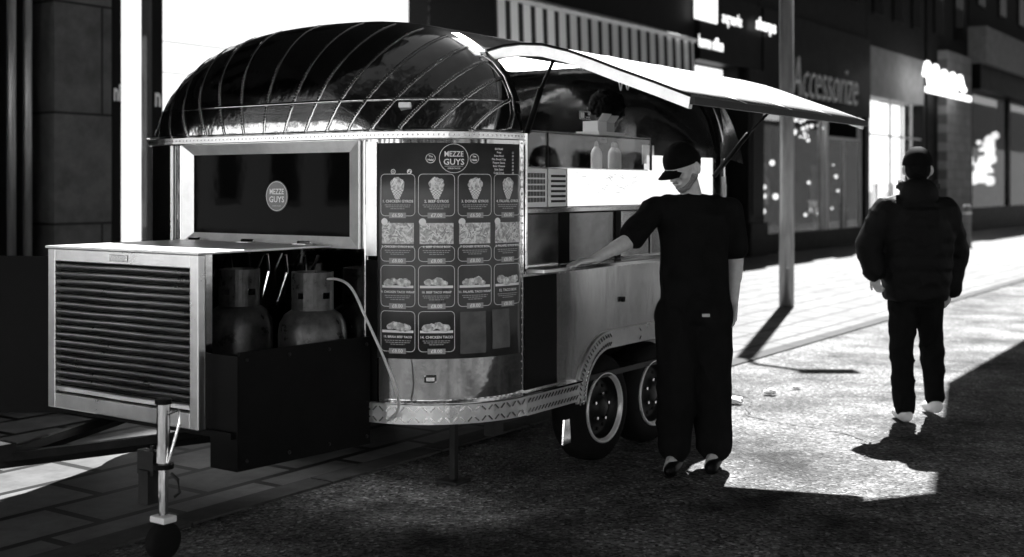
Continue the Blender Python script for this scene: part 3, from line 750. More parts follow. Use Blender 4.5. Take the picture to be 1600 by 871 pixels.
# ---- louvred cover box on the drawbar
LX = -1.395; LY0, LY1 = .745, 1.815; LH0, LH1 = .47, 1.235
g = MB(); fr = .055
g.box(LX-.02, LX+.02, LY0, LY0+fr, LH0, LH1); g.box(LX-.02, LX+.02, LY1-fr, LY1, LH0, LH1)
g.box(LX-.019, LX+.02, LY0+fr+.001, LY1-fr-.001, LH0, LH0+.07); g.box(LX-.019, LX+.02, LY0+fr+.001, LY1-fr-.001, LH1-.06, LH1)
lb = empty('louvred_cover', (0,0,0)); lb.parent = trailer
g.build('cover_frame', M['alu'], lb, bevel=.004)
g = MB(); g.box(LX+.022, LX+.06, LY0, LY0+.012, LH0, LH1); g.build('cover_return', M['chrome'], lb)
g = MB(); ns = 17
for i in range(ns):
    h = LH0+.078+(LH1-LH0-.145)*i/ns; pr = [(-.017, h+.033), (-.021, h+.028), (.003, h+.0), (.008, h+.003)]
    g.loft([[Vector((LX+a, y, b+.0012*math.sin(y*9+i))) for a, b in pr] for y in [LY0+fr+.0015+(LY1-LY0-2*fr-.003)*q/14 for q in range(15)]])
g.build('louvre_slats', M['alu'], lb)
g = MB(); g.box(LX+.012, LX+.016, LY0+fr, LY1-fr, LH0+.07, LH1-.06); g.build('louvre_backing', M['black'], lb)
g = MB(); g.box(LX-.03, TF-.035, LY0-.01, LY1+.01, LH1+.001, LH1+.013); g.build('cover_lid', M['frame'], lb, bevel=.003)
g = MB(); g.box(LX+.03, TF-.01, LY1-.03, LY1-.02, LH0, LH1-.005); g.build('cover_side', M['dark_steel'], lb)
g = MB(); g.prism([(LX+.062, LY0-.17), (LX+.062, LY0-.158), (-.57, LY0-.238), (-.57, LY0-.25)], lambda x, y: (x, y, .30), lambda x, y: (x, y, .815)); g.box(LX+.05, LX+.061, LY0-.17, LY0, .30, .80); g.box(LX+.03, TF-.02, LY0-.15, LY1-.05, .44, .47); g.build('black_tray', M['black'], lb)
g = MB()
for y in (.55, 1.95): g.tube([(TF+.3, y, .40), (-2.1, YC, .40)], .035, 6)
g.build('drawbar', M['dark_steel'], trailer)
g = MB(); g.box(-2.3,-2.0,YC-.05,YC+.05,.38,.47); g.tube([(-2.3,YC,.40),(-2.42,YC,.38)], .05); g.build('coupling_head', M['dark_steel'], trailer)
g = MB()
for k in range(7):
    y = .9+.13*k; g.tube([(TF-.05, y, 1.19), (TF-.02, y+.02, 1.10), (TF-.06, y+.05, 1.0-.05*(k%3))], .008, 6)
g.build('pipework', M['chrome'], trailer)
for k in range(4):
    g = MB(); f = k/3; x = LX+.10+(-.60-LX-.10)*f; y = LY0-.172-.078*f; g.ell((x, y-.004, .78), (.009,.006,.009), None, 8); g.ell((x, y-.004, .34), (.009,.006,.009), None, 8); g.build('tray_bolts', M['dark_steel'], lb, smooth=True)
for k in range(3):
    y = LY0+.1+.4*k; g = MB(); g.tube([(TF-.06, y, LH1+.02), (TF-.06, y+.09, LH1+.02)], .009, 8); g.box(TF-.10, TF-.05, y, y+.09, LH1+.013, LH1+.017); g.build('lid_hinge', M['chrome'], lb)
g = MB(); g.box(LX-.028, LX-.02, 1.22, 1.34, LH1-.045, LH1-.015); g.build('cover_latch', M['chrome'], lb, bevel=.002)
# jockey wheel
jk = empty('jockey_wheel', (-1.69, .64, 0)); jk.parent = trailer
g = MB(); g.tube([(0,0,.17),(0,0,.38)], .020, 16); g.tube([(0,0,.38),(0,0,.64)], .027, 16); g.build('jack_tube', M['chrome'], jk, smooth=False)
g = MB(); g.tube([(0,0,.64),(0,0,.66)], .034, 16); g.build('jack_cap', M['black'], jk); g = MB(); g.tube([(0,0,.375),(0,0,.395)], .042, 16); g.build('jack_collar', M['black'], jk)
g = MB(); g.tube([(.0,-.02,.60),(.03,-.06,.615),(.03,-.062,.56),(-.0,-.03,.40)], .007, 8); g.build('jack_handle', M['chrome'], jk)
g = MB(); g.box(-.035,.035,-.045,.045,.155,.182); g.build('jack_yoke', M['shoe'], jk, bevel=.006)
n = 24; g = MB(); g.loft([[Vector((.075*f*math.cos(2*PI*k/n), y, .078+.075*f*math.sin(2*PI*k/n))) for k in range(n)] for y, f in ((-.03,.8),(-.022,1),(.022,1),(.03,.8))]); g.build('jack_tyre', M['rubber'], jk, smooth=True)
g = MB(); g.box(-.02,.02,.04,.14,.34,.44); g.tube([(0,.07,.46),(0,.07,.3),(0,.12,.26),(0,.15,.3)], .008, 8); g.tube([(0,-.05,.36),(0,-.09,.34),(.0,-.10,.29),(0,-.07,.27)], .007, 8); g.box(-.03,.03,.06,.12,.22,.36); g.build('jack_clamp', M['dark_steel'], jk)

# ================================================================ GAS CYLINDERS
def gas(t, y, label):
    gc = empty('gas_cylinder', TW(t, y, .47), PHI, label, 'gas cylinder', 'gas cylinders behind the louvred cover')
    n = 32; prof = [(.10,0),(.13,.002),(.155,.02),(.165,.06),(.165,.24),(.167,.245),(.167,.255),(.165,.26),(.165,.36),(.158,.41),(.135,.452),(.10,.475),(.05,.485),(.002,.487)]
    g = MB(); g.loft([[Vector((r*math.cos(2*PI*k/n), r*math.sin(2*PI*k/n), z)) for k in range(n)] for r, z in prof], cap=False); g.build('tank', M['gas'], gc, smooth=True)
    g = MB()                                      # collar with hand holes
    N = 40; zs = [.455, .50, .53, .56, .60, .655]
    for i in range(N):
        for j in range(len(zs)-1):
            a = (i+.5)/N*2*PI
            hole = j in (2,) and (abs((a-2.0+PI)%(2*PI)-PI) < .18 or abs((a-4.6+PI)%(2*PI)-PI) < .22 or abs((a-3.3+PI)%(2*PI)-PI) < .13)
            if hole: continue
            f = lambda ang, z: Vector((.098*math.cos(ang), .098*math.sin(ang), z))
            g.bm.faces.new([g.bm.verts.new(x) for x in (f(i/N*2*PI, zs[j]), f((i+1)/N*2*PI, zs[j]), f((i+1)/N*2*PI, zs[j+1]), f(i/N*2*PI, zs[j+1]))])
    bmesh.ops.remove_doubles(g.bm, verts=g.bm.verts, dist=.0005)
    g.build('collar', M['gas'], gc, solid=.005)
    g = MB(); g.tube([(0,0,.48),(0,0,.58)], .018, 10); g.tube([(0,0,.55),(.0,-.07,.555)], .013, 10); g.ell((0,0,.60),(.028,.028,.02)); g.build('valve', M['chrome'], gc, smooth=True)
    return gc
gas(-.73, .72, 'worn grey gas cylinder nearest the menu corner with pale hose attached')
gas(-.78, 1.17, 'darker gas cylinder beside the louvred cover, without a hose')
# hose
g = MB(); g.tube(smooth_path([pxw(500,438,5.83), pxw(528,437,5.70), pxw(550,452,5.62), pxw(572,498,5.58), pxw(600,560,5.58), pxw(619,610,5.60), pxw(622,640,5.68), pxw(606,657,5.76)]), .0065, 8)
tag(g.build('gas_hose', M['cable'], smooth=True), 'thin pale hose drooping from the gas cylinder past the menu corner', 'hose')

# ================================================================ COUNTER ITEMS
def carton(t, y, h, sx, sy, sz, label, mt='paper', rz=0, tilt=0):
    o = empty('carton', TW(t, y, h), PHI+rz, label, 'box')
    g = MB(); g.box(-sx/2,sx/2,-sy/2,sy/2,0,sz*.98); g.build('box_body', M[mt], o, bevel=.002)
    g = MB(); v = [(-sx/2,-sy/2,sz),(sx/2,-sy/2,sz),(sx/2,-sy/2-.03,sz+.04),(-sx/2,-sy/2-.03,sz+.04)]; g.bm.faces.new([g.bm.verts.new(q) for q in v]); g.build('open_flap', M[mt], o, solid=.002)
    return o
carton(.98, .16, 1.842, .10, .10, .065, 'small open white carton on the glass display case')
carton(1.10, .18, 1.842, .11, .10, .06, 'grey napkin box right of the white carton on the glass case', 'inkgrey')
g = MB(); g.box(-.2,.2,-.08,.08,0,.010); g.box(-.19,.13,-.075,.07,.0105,.022); o = g.build('paper_stack', M['paper']); o.location = TW(1.0,.12,1.819); o.rotation_euler.z = PHI+R(3); tag(o, 'flat stack of white paper lying on top of the glass case', 'paper')
g = MB(); g.box(-.07,.07,0,.006,0,.11); o = g.build('letter_card', M['paper']); o.location = TW(1.42,.05,1.67); o.rotation_euler.z = PHI
g = MB(); add_text(g, 'd', .09, lambda x, y, z: Vector((x+.02, -.003, y+.05)), .001); g.build('card_letter', M['black'], o, recalc=False)
tag(o, 'white card with a black letter d at the end of the glass case', 'card')
bt = MB()
def bottle(t, y, k, label):
    n = 16; pr = [(.030,0),(.032,.01),(.032,.085),(.026,.105),(.012,.125),(.008,.155),(.003,.157)]
    o = empty('sauce_bottle', TW(t, y, 1.635), PHI, label, 'bottle', 'sauce bottles inside the glass case')
    g = MB(); g.loft([[Vector((r*k*math.cos(2*PI*q/n), r*k*math.sin(2*PI*q/n), z)) for q in range(n)] for r, z in pr[:5]]); g.build('bottle_body', M['white'], o, smooth=True)
    g = MB(); g.loft([[Vector((r*k*math.cos(2*PI*q/n), r*k*math.sin(2*PI*q/n), z)) for q in range(n)] for r, z in [(.013,.1255),(.009,.15),(.003,.157)]]); g.build('nozzle', M['inkgrey'], o, smooth=True)
bottle(.93,.12,1,'white sauce bottle, leftmost of the bottles inside the glass case'); bottle(1.02,.17,.8,'slim sauce bottle, second from left inside the glass case'); bottle(1.10,.11,.9,'sauce bottle, third from left inside the glass case'); bottle(1.2,.15,1.1,'wide sauce bottle, rightmost inside the glass case')

# ================================================================ PEOPLE
def remeshed(name, mb, mtl, parent=None, voxel=.009, smooth=6, disp=0, dscale=8, seed=0, stretch=(1,1,1)):
    bmesh.ops.recalc_face_normals(mb.bm, faces=mb.bm.faces)
    me = bpy.data.meshes.new('tmp'); mb.bm.to_mesh(me); mb.bm.free()
    o = bpy.data.objects.new('tmp', me); COL.objects.link(o)
    r = o.modifiers.new('r', 'REMESH'); r.mode = 'VOXEL'; r.voxel_size = voxel
    s = o.modifiers.new('s', 'SMOOTH'); s.iterations = smooth; s.factor = .5
    dg = bpy.context.evaluated_depsgraph_get(); m2 = bpy.data.meshes.new_from_object(o.evaluated_get(dg))
    bpy.data.objects.remove(o); bpy.data.meshes.remove(me)
    if disp:
        ns = [v.normal.copy() for v in m2.vertices]
        for v, n in zip(m2.vertices, ns):
            p = Vector((v.co.x*stretch[0], v.co.y*stretch[1], v.co.z*stretch[2]))*dscale+Vector((seed,0,0))
            q = 1-abs(mnoise.noise(p))*2
            v.co += n*disp*(q*q-.3)
    for p in m2.polygons: p.use_smooth = True
    m2.name = name
    return mesh_obj(name, m2, mtl, parent)
def hand(mb, wrist, knuck, palm_n, thumb_side, curl=.5, size=1., r=.0085):
    """palm from wrist to knuckles; four fingers of different length, bent; thumb from the side near the wrist"""
    w = Vector(wrist); k = Vector(knuck); d = (k-w).normalized(); pn = Vector(palm_n).normalized(); sd = d.cross(pn).normalized()*thumb_side
    L = (k-w).length
    for off in (-.027, -.009, .009, .027):
        mb.capsule(w+sd*off*.7*size, k+sd*off*size, .014*size, .0125*size, 8)
    lens = (.070, .080, .074, .058)
    for i, off in enumerate((.029, .010, -.010, -.028)):
        p = k+sd*off*size; dd = d.copy(); tot = lens[i]*size
        for j, fr_ in enumerate((.45, .32, .25)):
            ang = curl*(.35+.35*j)
            dd = (dd*math.cos(ang)+pn*math.sin(ang)).normalized(); q = p+dd*tot*fr_
            mb.capsule(p, q, r*(1-.08*j)*size, r*(.93-.08*j)*size, 8); p = q
    p = w+d*L*.3+sd*.026*size; dd = (d*.75+sd*.6+pn*.2).normalized()
    for fr_ in (.036, .028, .022):
        q = p+dd*fr_*size; mb.capsule(p, q, .0115*size, .0095*size, 8); p = q; dd = (dd+d*.35+pn*.25*curl).normalized()
def head(mb, c, Mh, s=1.):
    """face looks along +x of Mh"""
    c = Vector(c)
    def E(p, r, rot=None): mb.ell(c+Mh@(Vector(p)*s), tuple(x*s for x in r), Mh@rot if rot else Mh)
    E((-.008, 0, .025), (.098, .077, .093)); E((.012, 0, -.03), (.072, .064, .075)); E((.035, 0, -.075), (.040, .042, .036)); E((.060,0,-.088),(.024,.026,.020))
    E((.078, 0, .028), (.018, .055, .014)); E((.085, 0, -.002), (.016, .012, .028)); E((.100, 0, -.018), (.015, .013, .012)); E((.092,.012,-.020),(.010,.008,.007)); E((.092,-.012,-.020),(.010,.008,.007))
    E((.083, 0, -.049), (.016, .026, .0065)); E((.080, 0, -.060), (.015, .023, .0065))
    E((.055, .042, -.018), (.026, .020, .022)); E((.055, -.042, -.018), (.026, .020, .022))
    for sg in (1, -1):
        E((-.010, sg*.086, -.008), (.021, .013, .034), Matrix.Rotation(R(-12), 3, 'Y')); E((-.012, sg*.089, .004), (.016, .008, .018))
        mb.capsule(c+Mh@(Vector((-.005, sg*.060, -.03))*s), c+Mh@(Vector((.05, sg*.03, -.08))*s), .022*s, .016*s, 10)
def eyes(c, Mh, parent, s=1.):
    for sg in (1, -1):
        g = MB(); g.ell(Vector(c)+Mh@(Vector((.080, sg*.031, .004))*s), (.008*s,.013*s,.0045*s), Mh, 10); g.build('eye', M['cap'], parent, smooth=True)
        g = MB(); g.ell(Vector(c)+Mh@(Vector((.092, sg*.031, .030))*s), (.005*s,.020*s,.004*s), Mh, 10); g.build('eyebrow', M['hair'], parent, smooth=True)
def cap_mesh(c, Mh, parent, s=1., brim=True):
    c = Vector(c); g = MB(); n = 28; rings = []
    for i in range(9):
        a = PI/2*i/8; rr = math.cos(a)**.8 if i < 8 else .02
        rings.append([c+Mh@(Vector((-.006+.108*rr*math.cos(2*PI*k/n), .088*rr*math.sin(2*PI*k/n), .030+.020*(1-i/8)*math.cos(2*PI*k/n)-.008*(1-i/8)+.108*math.sin(a)))*s) for k in range(n)])
    g.loft(rings, cap=False); g.build('cap', M['cap'], parent, smooth=True, solid=.005)
    if brim:
        g = MB()
        def bf(u, v):
            y = (u*2-1)*.072; base = .085+.015*math.cos((u*2-1)*1.4); L = .075*math.sqrt(max(0, 1-(u*2-1)**2*.85))
            return c+Mh@(Vector((base+L*v, y, .034-.012*v-.018*(u*2-1)**2))*s)
        g.quadgrid(bf, 14, 5); g.build('cap_brim', M['cap'], parent, smooth=True, solid=.004)

def px1(x, y, Y=6.55): return pxw(x, y, Y)
# ---- man at the counter
p1 = empty('person', (.985, 6.56, 0), 0, 'man in black T-shirt and black cap resting one hand on the trailer counter', 'person')
def loc1(v): return Vector(v)-Vector(p1.location)
hc = loc1(px1(1068, 262, 6.52)); az = math.atan2(-.60, -.80)
Mh1 = (Matrix.Rotation(az, 3, 'Z')@Matrix.Rotation(R(30), 3, 'Y'))
shR = loc1((.775, 6.55, 1.415)); elR = loc1((.610, 6.40, 1.245)); wrR = loc1((.425, 6.25, 1.160)); knR = loc1((.352, 6.205, 1.150))
shL = loc1((1.185, 6.60, 1.41)); elL = loc1((1.225, 6.66, 1.135)); wrL = loc1((1.200, 6.60, .895)); knL = loc1((1.185, 6.575, .815))
hip = loc1((.985, 6.57, .93)); kneeR = loc1((.885, 6.53, .50)); kneeL = loc1((1.075, 6.58, .50)); anR = loc1((.875, 6.56, .09)); anL = loc1((1.10, 6.62, .09))
g = MB(); head(g, hc, Mh1, 1.05)
nb_ = loc1((.975, 6.57, 1.46))
g.capsule(hc+Vector((.02,.02,-.05)), nb_, .055, .058); g.capsule(nb_+Vector((0,0,-.03)), shR, .055, .05); g.capsule(nb_+Vector((0,0,-.03)), shL, .055, .05)
g.capsule(shR, elR, .052, .040); g.capsule(elR, wrR, .042, .026); g.capsule(shL, elL, .052, .042); g.capsule(elL, wrL, .043, .027)
g.capsule(elR, elR.lerp(wrR, .4), .044, .040); g.capsule(elL, elL.lerp(wrL, .4), .045, .041)
hand(g, wrR, knR, (0,0,-1), -1, .25, 1.05); hand(g, wrL, knL, (-.4,-.3,0), 1, .7, 1.05)
g.ring_loft([(hip+Vector((0,0,-.05)), .15, .10, 0), (hip+Vector((0,0,.15)), .14, .10, 0), (nb_+Vector((0,0,-.15)), .17, .11, 0), (nb_+Vector((0,0,-.03)), .13, .08, 0)])
for a, b, c in ((-.09, kneeR, anR), (.09, kneeL, anL)): g.capsule(hip+Vector((a,0,-.03)), b, .085, .055); g.capsule(b, c, .056, .036); g.capsule(c, c+Vector((-.05,-.14,-.05)), .036, .028)
body1 = remeshed('body', g, M['skin'], p1, .0065, 3)
eyes(hc, Mh1, p1)
cap_mesh(hc, Mh1, p1)
g = MB(); g.ell(hc+Mh1@Vector((-.026, 0, .008)), (.084, .0805, .072), Mh1); g.build('hair', M['hair'], p1, smooth=True)
g = MB()
for sg in (1, -1): g.capsule(hc+Mh1@Vector((.008, sg*.061, -.045)), hc+Mh1@Vector((.055, sg*.030, -.088)), .0245, .0205, 10)
g.ell(hc+Mh1@Vector((.062, 0, -.094)), (.030, .032, .024), Mh1); g.capsule(hc+Mh1@Vector((.094, .020, -.042)), hc+Mh1@Vector((.094, -.020, -.042)), .0065, .0065, 8)
remeshed('beard', g, mat('stubble', .17, .85, var=.7, scale=150), p1, .006, 2)
g = MB()
g.ring_loft([(hip+Vector((.0,0,-.10)), .190, .125, 0), (hip+Vector((0,0,.05)), .185, .130, 0), (hip+Vector((0,0,.20)), .178, .130, 0), (hip+Vector((.0,0,.36)), .190, .135, 0), (nb_+Vector((0,0,-.09)), .195, .125, 0), (nb_+Vector((0,0,-.03)), .165, .10, 0), (nb_+Vector((0,-.0,.012)), .105, .088, 0), (nb_+Vector((0,-.0,.032)), .078, .074, 0)], p=2.4)
g.capsule(nb_+Vector((-.02,0,-.03)), shR+Vector((.02,0,-.005)), .076, .070); g.capsule(nb_+Vector((.02,0,-.03)), shL+Vector((-.01,0,-.005)), .076, .070)
g.capsule(shR, shR.lerp(elR, .82), .073, .072); g.capsule(shL, shL.lerp(elL, .78), .073, .070)
remeshed('t_shirt', g, M['tshirt'], p1, .011, 6, .012, 7, 3, (1,1,.6))
g = MB()
g.ring_loft([(hip+Vector((0,0,.02)), .175, .118, 0), (hip+Vector((0,0,-.12)), .185, .125, 0)])
for a, b, c, f in ((-.09, kneeR, anR, -1), (.09, kneeL, anL, 1)):
    g.capsule(hip+Vector((a,0,-.08)), b, .120, .104); g.capsule(b, c+Vector((0,0,.045)), .104, .095); 
remeshed('trousers', g, M['trouser'], p1, .012, 5, .016, 6, 9, (1,1,.6))
for c in (anR, anL):
    g = MB(); d = Vector((-.25,-.95,0)).normalized(); g.capsule(Vector((c.x,c.y,.045))-d*.04, Vector((c.x,c.y,.038))+d*.17, .046, .036); remeshed('shoe', g, M['black'], p1, .01, 3)
g = MB(); g.box(-.02,.02,-.006,.0,-.008,.008, Matrix.Translation(loc1(px1(1103,493,6.43)))); g.build('pocket_tag', M['inkgrey'], p1)

# ---- walking man
p2 = empty('person', (2.64, 7.98, 0), 0, 'man in black puffer jacket and white trainers seen from behind on the road', 'person')
def L2(x, y, Y=7.98): return pxw(x, y, Y)-Vector(p2.location)
hc2 = L2(1434, 265); Mh2 = Matrix.Rotation(math.atan2(.95, .3), 3, 'Z')@Matrix.Rotation(R(10), 3, 'Y')
nb2 = L2(1432, 305); hip2 = L2(1431, 455)
shA = L2(1384, 330); elA = L2(1356, 385, 7.95); wrA = L2(1366, 428, 7.92); knA = L2(1369, 443, 7.90)
shB = L2(1476, 330); elB = L2(1494, 395, 8.05); wrB = L2(1485, 455, 8.05); knB = L2(1481, 470, 8.03)
knA_, knB_ = L2(1409, 550, 7.95), L2(1456, 545, 8.05); anA, anB = L2(1413, 640, 7.93), L2(1460, 622, 8.15)
g = MB(); head(g, hc2, Mh2, 1.0); g.capsule(hc2+Vector((0,0,-.05)), nb2, .055, .06)
for sh, el, wr in ((shA,elA,wrA),(shB,elB,wrB)): g.capsule(nb2, sh, .06, .05); g.capsule(sh, el, .05, .04); g.capsule(el, wr, .04, .027)
hand(g, wrA, knA, (.5,.3,0), -1, .8); hand(g, wrB, knB, (-.5,.3,0), 1, .8)
g.ring_loft([(hip2+Vector((0,0,-.05)), .15, .10, 0), (hip2+Vector((0,0,.2)), .14, .1, 0), (nb2+Vector((0,0,-.12)), .17, .11, 0), (nb2, .1, .07, 0)])
for sx, k_, a_ in ((-.08,knA_,anA),(.08,knB_,anB)): g.capsule(hip2+Vector((sx,0,-.03)), k_, .08, .055); g.capsule(k_, a_, .055, .036); g.capsule(a_, a_+Vector((.01,.12,-.04)), .036, .028)
remeshed('body', g, M['skin'], p2, .008, 3)
g = MB(); g.ell(hc2+Mh2@Vector((-.015,0,.0)), (.098,.084,.085), Mh2); g.build('hair', M['hair'], p2, smooth=True)
cap_mesh(hc2, Mh2, p2, 1.08)
g = MB()                                               # jacket with quilted rings
secs = []
for i in range(40):
    f = i/39; z = hip2.z-.06+(nb2.z-hip2.z+.03)*f
    wx = (.195, .215, .225, .235, .245, .25, .24, .16)[min(int(f*7.99),7)]
    w0 = [.195,.21,.22,.225,.23,.235,.215,.165,.10]; x = f*8; i0 = min(int(x),7); wx = w0[i0]*(1-(x-i0))+w0[i0+1]*(x-i0)
    q = .010*abs(math.sin(f*PI*7))
    secs.append(((hip2.x*(1-f)+nb2.x*f, hip2.y*(1-f)+nb2.y*f, z), wx+q, .155*(.9+.1*math.sin(f*3))+q if f < .9 else .12, 0))
g.ring_loft(secs, n=32, p=2.5)
def puffy(a, b, r0, r1, n=4):
    for k in range(n):
        f0, f1 = k/n, (k+1)/n; p, q = a.lerp(b, f0), a.lerp(b, f1); rr = r0+(r1-r0)*(f0+f1)/2
        g.capsule(p.lerp(q,.25), p.lerp(q,.75), rr, rr)
for sh, el, wr in ((shA,elA,wrA),(shB,elB,wrB)):
    g.capsule(nb2+Vector((0,0,-.08)), sh, .10, .095); puffy(sh, el, .098, .088); puffy(el, wr, .085, .068, 3)
remeshed('puffer_jacket', g, M['jacket'], p2, .012, 3, .008, 9, 4)
g = MB()
for k in range(26):
    a = PI*(-.05+1.1*k/25)+PI; g.ell(hc2+Vector((.112*math.cos(a), .05*math.sin(a), -.165+.06*abs(math.cos(a))**2)), (.026,.03,.030), None, 8)
remeshed('fur_hood_trim', g, mat('grey_fur', .05, .9, var=.7, scale=60, bump=1, bscale=120, bdist=.02), p2, .009, 1, .02, 60, 2)
g = MB(); g.ell(nb2+Vector((0,-.05,.0)), (.13,.08,.12)); g.build('hood', M['jacket'], p2, smooth=True)
g = MB(); g.ring_loft([(hip2+Vector((0,0,.02)), .165, .115, 0), (hip2+Vector((0,0,-.1)), .17, .115, 0)])
for sx, k_, a_ in ((-.08,knA_,anA),(.08,knB_,anB)): g.capsule(hip2+Vector((sx,0,-.06)), k_, .098, .076); g.capsule(k_, a_+Vector((0,0,.02)), .078, .068)
remeshed('trousers', g, M['trouser'], p2, .012, 4, .012, 7, 5)
for a_, lift in ((anA, 0), (anB, .0)):
    g = MB(); d = Vector((.1,.95,0)); z = a_.z; g.capsule(Vector((a_.x, a_.y-.03, max(.05, z-.05))), Vector((a_.x, a_.y+.14, .04)), .047, .038); remeshed('shoe', g, M['shoe'], p2, .009, 3)

# ---- vendor inside
pv3 = TW(1.42, .78, .5)
p3 = empty('person', pv3, 0, 'dark haired vendor bending behind the glass case inside the trailer', 'person')
OUT = -IN
hc3 = pxw(948, 180, 7.35)-Vector(pv3); Mh3 = Matrix.Rotation(math.atan2(-.9, .1), 3, 'Z')@Matrix.Rotation(R(38), 3, 'Y')
g = MB(); head(g, hc3, Mh3, 1.08); nb3 = hc3+IN*.09+Vector((0,0,-.14)); g.capsule(hc3+Vector((0,.02,-.05)), nb3, .055, .06)
shx, shy = nb3-AX*.19+Vector((0,0,-.06)), nb3+AX*.19+Vector((0,0,-.06))
arms = []
for sh, sg in ((shx, -1), (shy, 1)):
    el = sh+AX*(.05*sg)+IN*.03+Vector((0,0,-.27)); h_ = el+OUT*.2+AX*(-.06*sg)+Vector((0,0,.02)); arms.append((sh, el))
    g.capsule(nb3, sh, .06, .055); g.capsule(sh, el, .05, .042); g.capsule(el, h_, .04, .028); hand(g, h_, h_+OUT*.075+Vector((0,0,-.01)), (0,0,-1), sg, .5)
hp3 = nb3+IN*.12; hp3.z = .5
rz3 = PHI
g.ring_loft([(Vector((hp3.x,hp3.y,.38)), .15,.11,rz3), (Vector((hp3.x,hp3.y,.6)), .15,.11,rz3), (nb3+IN*.03+Vector((0,0,-.2)), .17,.11,rz3), (nb3+Vector((0,0,-.02)), .1,.08,rz3)])
for sg in (-1, 1):
    q = Vector((hp3.x, hp3.y, 0))+AX*(.09*sg); g.capsule(q+Vector((0,0,.42)), q+Vector((0,0,.24)), .08,.065); g.capsule(q+Vector((0,0,.24)), q+Vector((0,0,.05)), .065,.045)
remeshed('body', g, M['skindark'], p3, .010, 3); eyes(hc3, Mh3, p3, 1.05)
g = MB(); g.ring_loft([(Vector((hp3.x,hp3.y,.36)), .17,.13,rz3), (Vector((hp3.x,hp3.y,.6)), .17,.13,rz3), (nb3+IN*.03+Vector((0,0,-.2)), .195,.13,rz3), (nb3+Vector((0,0,-.03)), .13,.09,rz3)])
for sh, el in arms: g.capsule(nb3+Vector((0,0,-.04)), sh, .07, .07); g.capsule(sh, el, .07, .06)
remeshed('work_shirt', g, M['tshirt'], p3, .012, 5, .008, 8, 1)
g = MB()
for k in range(170):
    a = random.uniform(0, 2*PI); b = random.uniform(-.15, 1.3); v = Vector((math.cos(a)*math.cos(b)*.098-.022, math.sin(a)*math.cos(b)*.094, .038+math.sin(b)*.090)); r_ = random.uniform(.018,.026)
    g.ell(hc3+Mh3@v, (r_,r_,r_), None, 6)
remeshed('curly_hair', g, M['hair'], p3, .008, 1, .012, 70, 1)

# ================================================================ STREET
GRP = 'shop buildings along the street'
def wallbox(b, s0, s1, h0, h1, mt, y0=0., y1=.3, name='wall', bevel=0):
    g = MB(); g.box(s0, s1, y0, y1, h0, h1); return g.build(name, M[mt], b, bevel=bevel)
def upper(b, L, h0, mt, H=7.6, n=3):
    wallbox(b, 0, L, h0, H, mt, 0, 8, 'upper_wall')
    w = min(1.1, L/n*.5)
    for i in range(n):
        for z in (h0+.9,):
            x = L*(i+.5)/n; f = MB(); f.box(x-w/2, x+w/2, -.05, -.002, z, z+1.7); fo = f.build('window', M['darkstone'], b, bevel=.01)
            f = MB(); f.box(x-w/2+.06, x-.02, -.056, -.052, z+.06, z+1.64); f.box(x+.02, x+w/2-.06, -.056, -.052, z+.06, z+1.64); f.build('pane', M['blackgloss'], fo)
# B0 stone building, far left
b0 = street_thing('stone_building', -26, 0, 'dark stone-clad building at the left edge with pipes down its front', 'building')
wallbox(b0, 0, 8.3, 0, 5, 'darkstone', .15, 8); wallbox(b0, 8.42, 9.12, 0, 5, 'stone', -.05, 2, 'stone_pillar'); upper(b0, 9.13, 5, 'darkwall', 20, 4)
for x in (8.00, 8.18, ): 
    g = MB(); g.tube([(x, .05, 0), (x, .05, 5)], .045, 12); g.build('down_pipe', M['pole'], b0, smooth=True)
# B1 white lit shop
b1 = street_thing('lit_shop', -16.85, 0, 'shop with brightly lit white window wall behind the trailer front', 'shop building')
wallbox(b1, .0, 7.1, 0, 5, 'lit', 1.6, 1.7, 'lit_back_wall'); wallbox(b1, 0, .12, 0, 5, 'darkstone', -.02, .2, 'window_post'); wallbox(b1, .16, .48, 0, 5, 'lit', .1, .16, 'lightbox_panel')
wallbox(b1, .53, .68, 0, 5, 'darkstone', -.02, .2, 'window_post'); wallbox(b1, 0, 7.1, 5, 5.4, 'darkstone', -.1, 2, 'canopy')
wallbox(b1, 7.0, 7.14, 0, 5, 'darkstone', 0, 1.6, 'side_wall'); upper(b1, 7.14, 5.4, 'darkwall', 18, 3)
g = MB(); g.box(.12, 7, .02, .03, .1, 4.95); g.build('shop_window', M['glass'], b1)
for z in (2.2, 3.0, 3.4):
    g = MB(); g.box(.75, 7, 1.57, 1.595, z, z+.02); g.build('wall_rail', M['litdim'], b1)
g = MB(); add_text(g, 'n', .30, lambda x, y, z: Vector((.605+x*.6, -.03, 2.53+y)), .01); g.build('window_lettering', M['ink'], b1, recalc=False); g = MB(); add_text(g, 'ni', .26, lambda x, y, z: Vector((.06+x*.5, -.03, 2.55+y)), .01); g.build('window_lettering', M['ink'], b1, recalc=False)
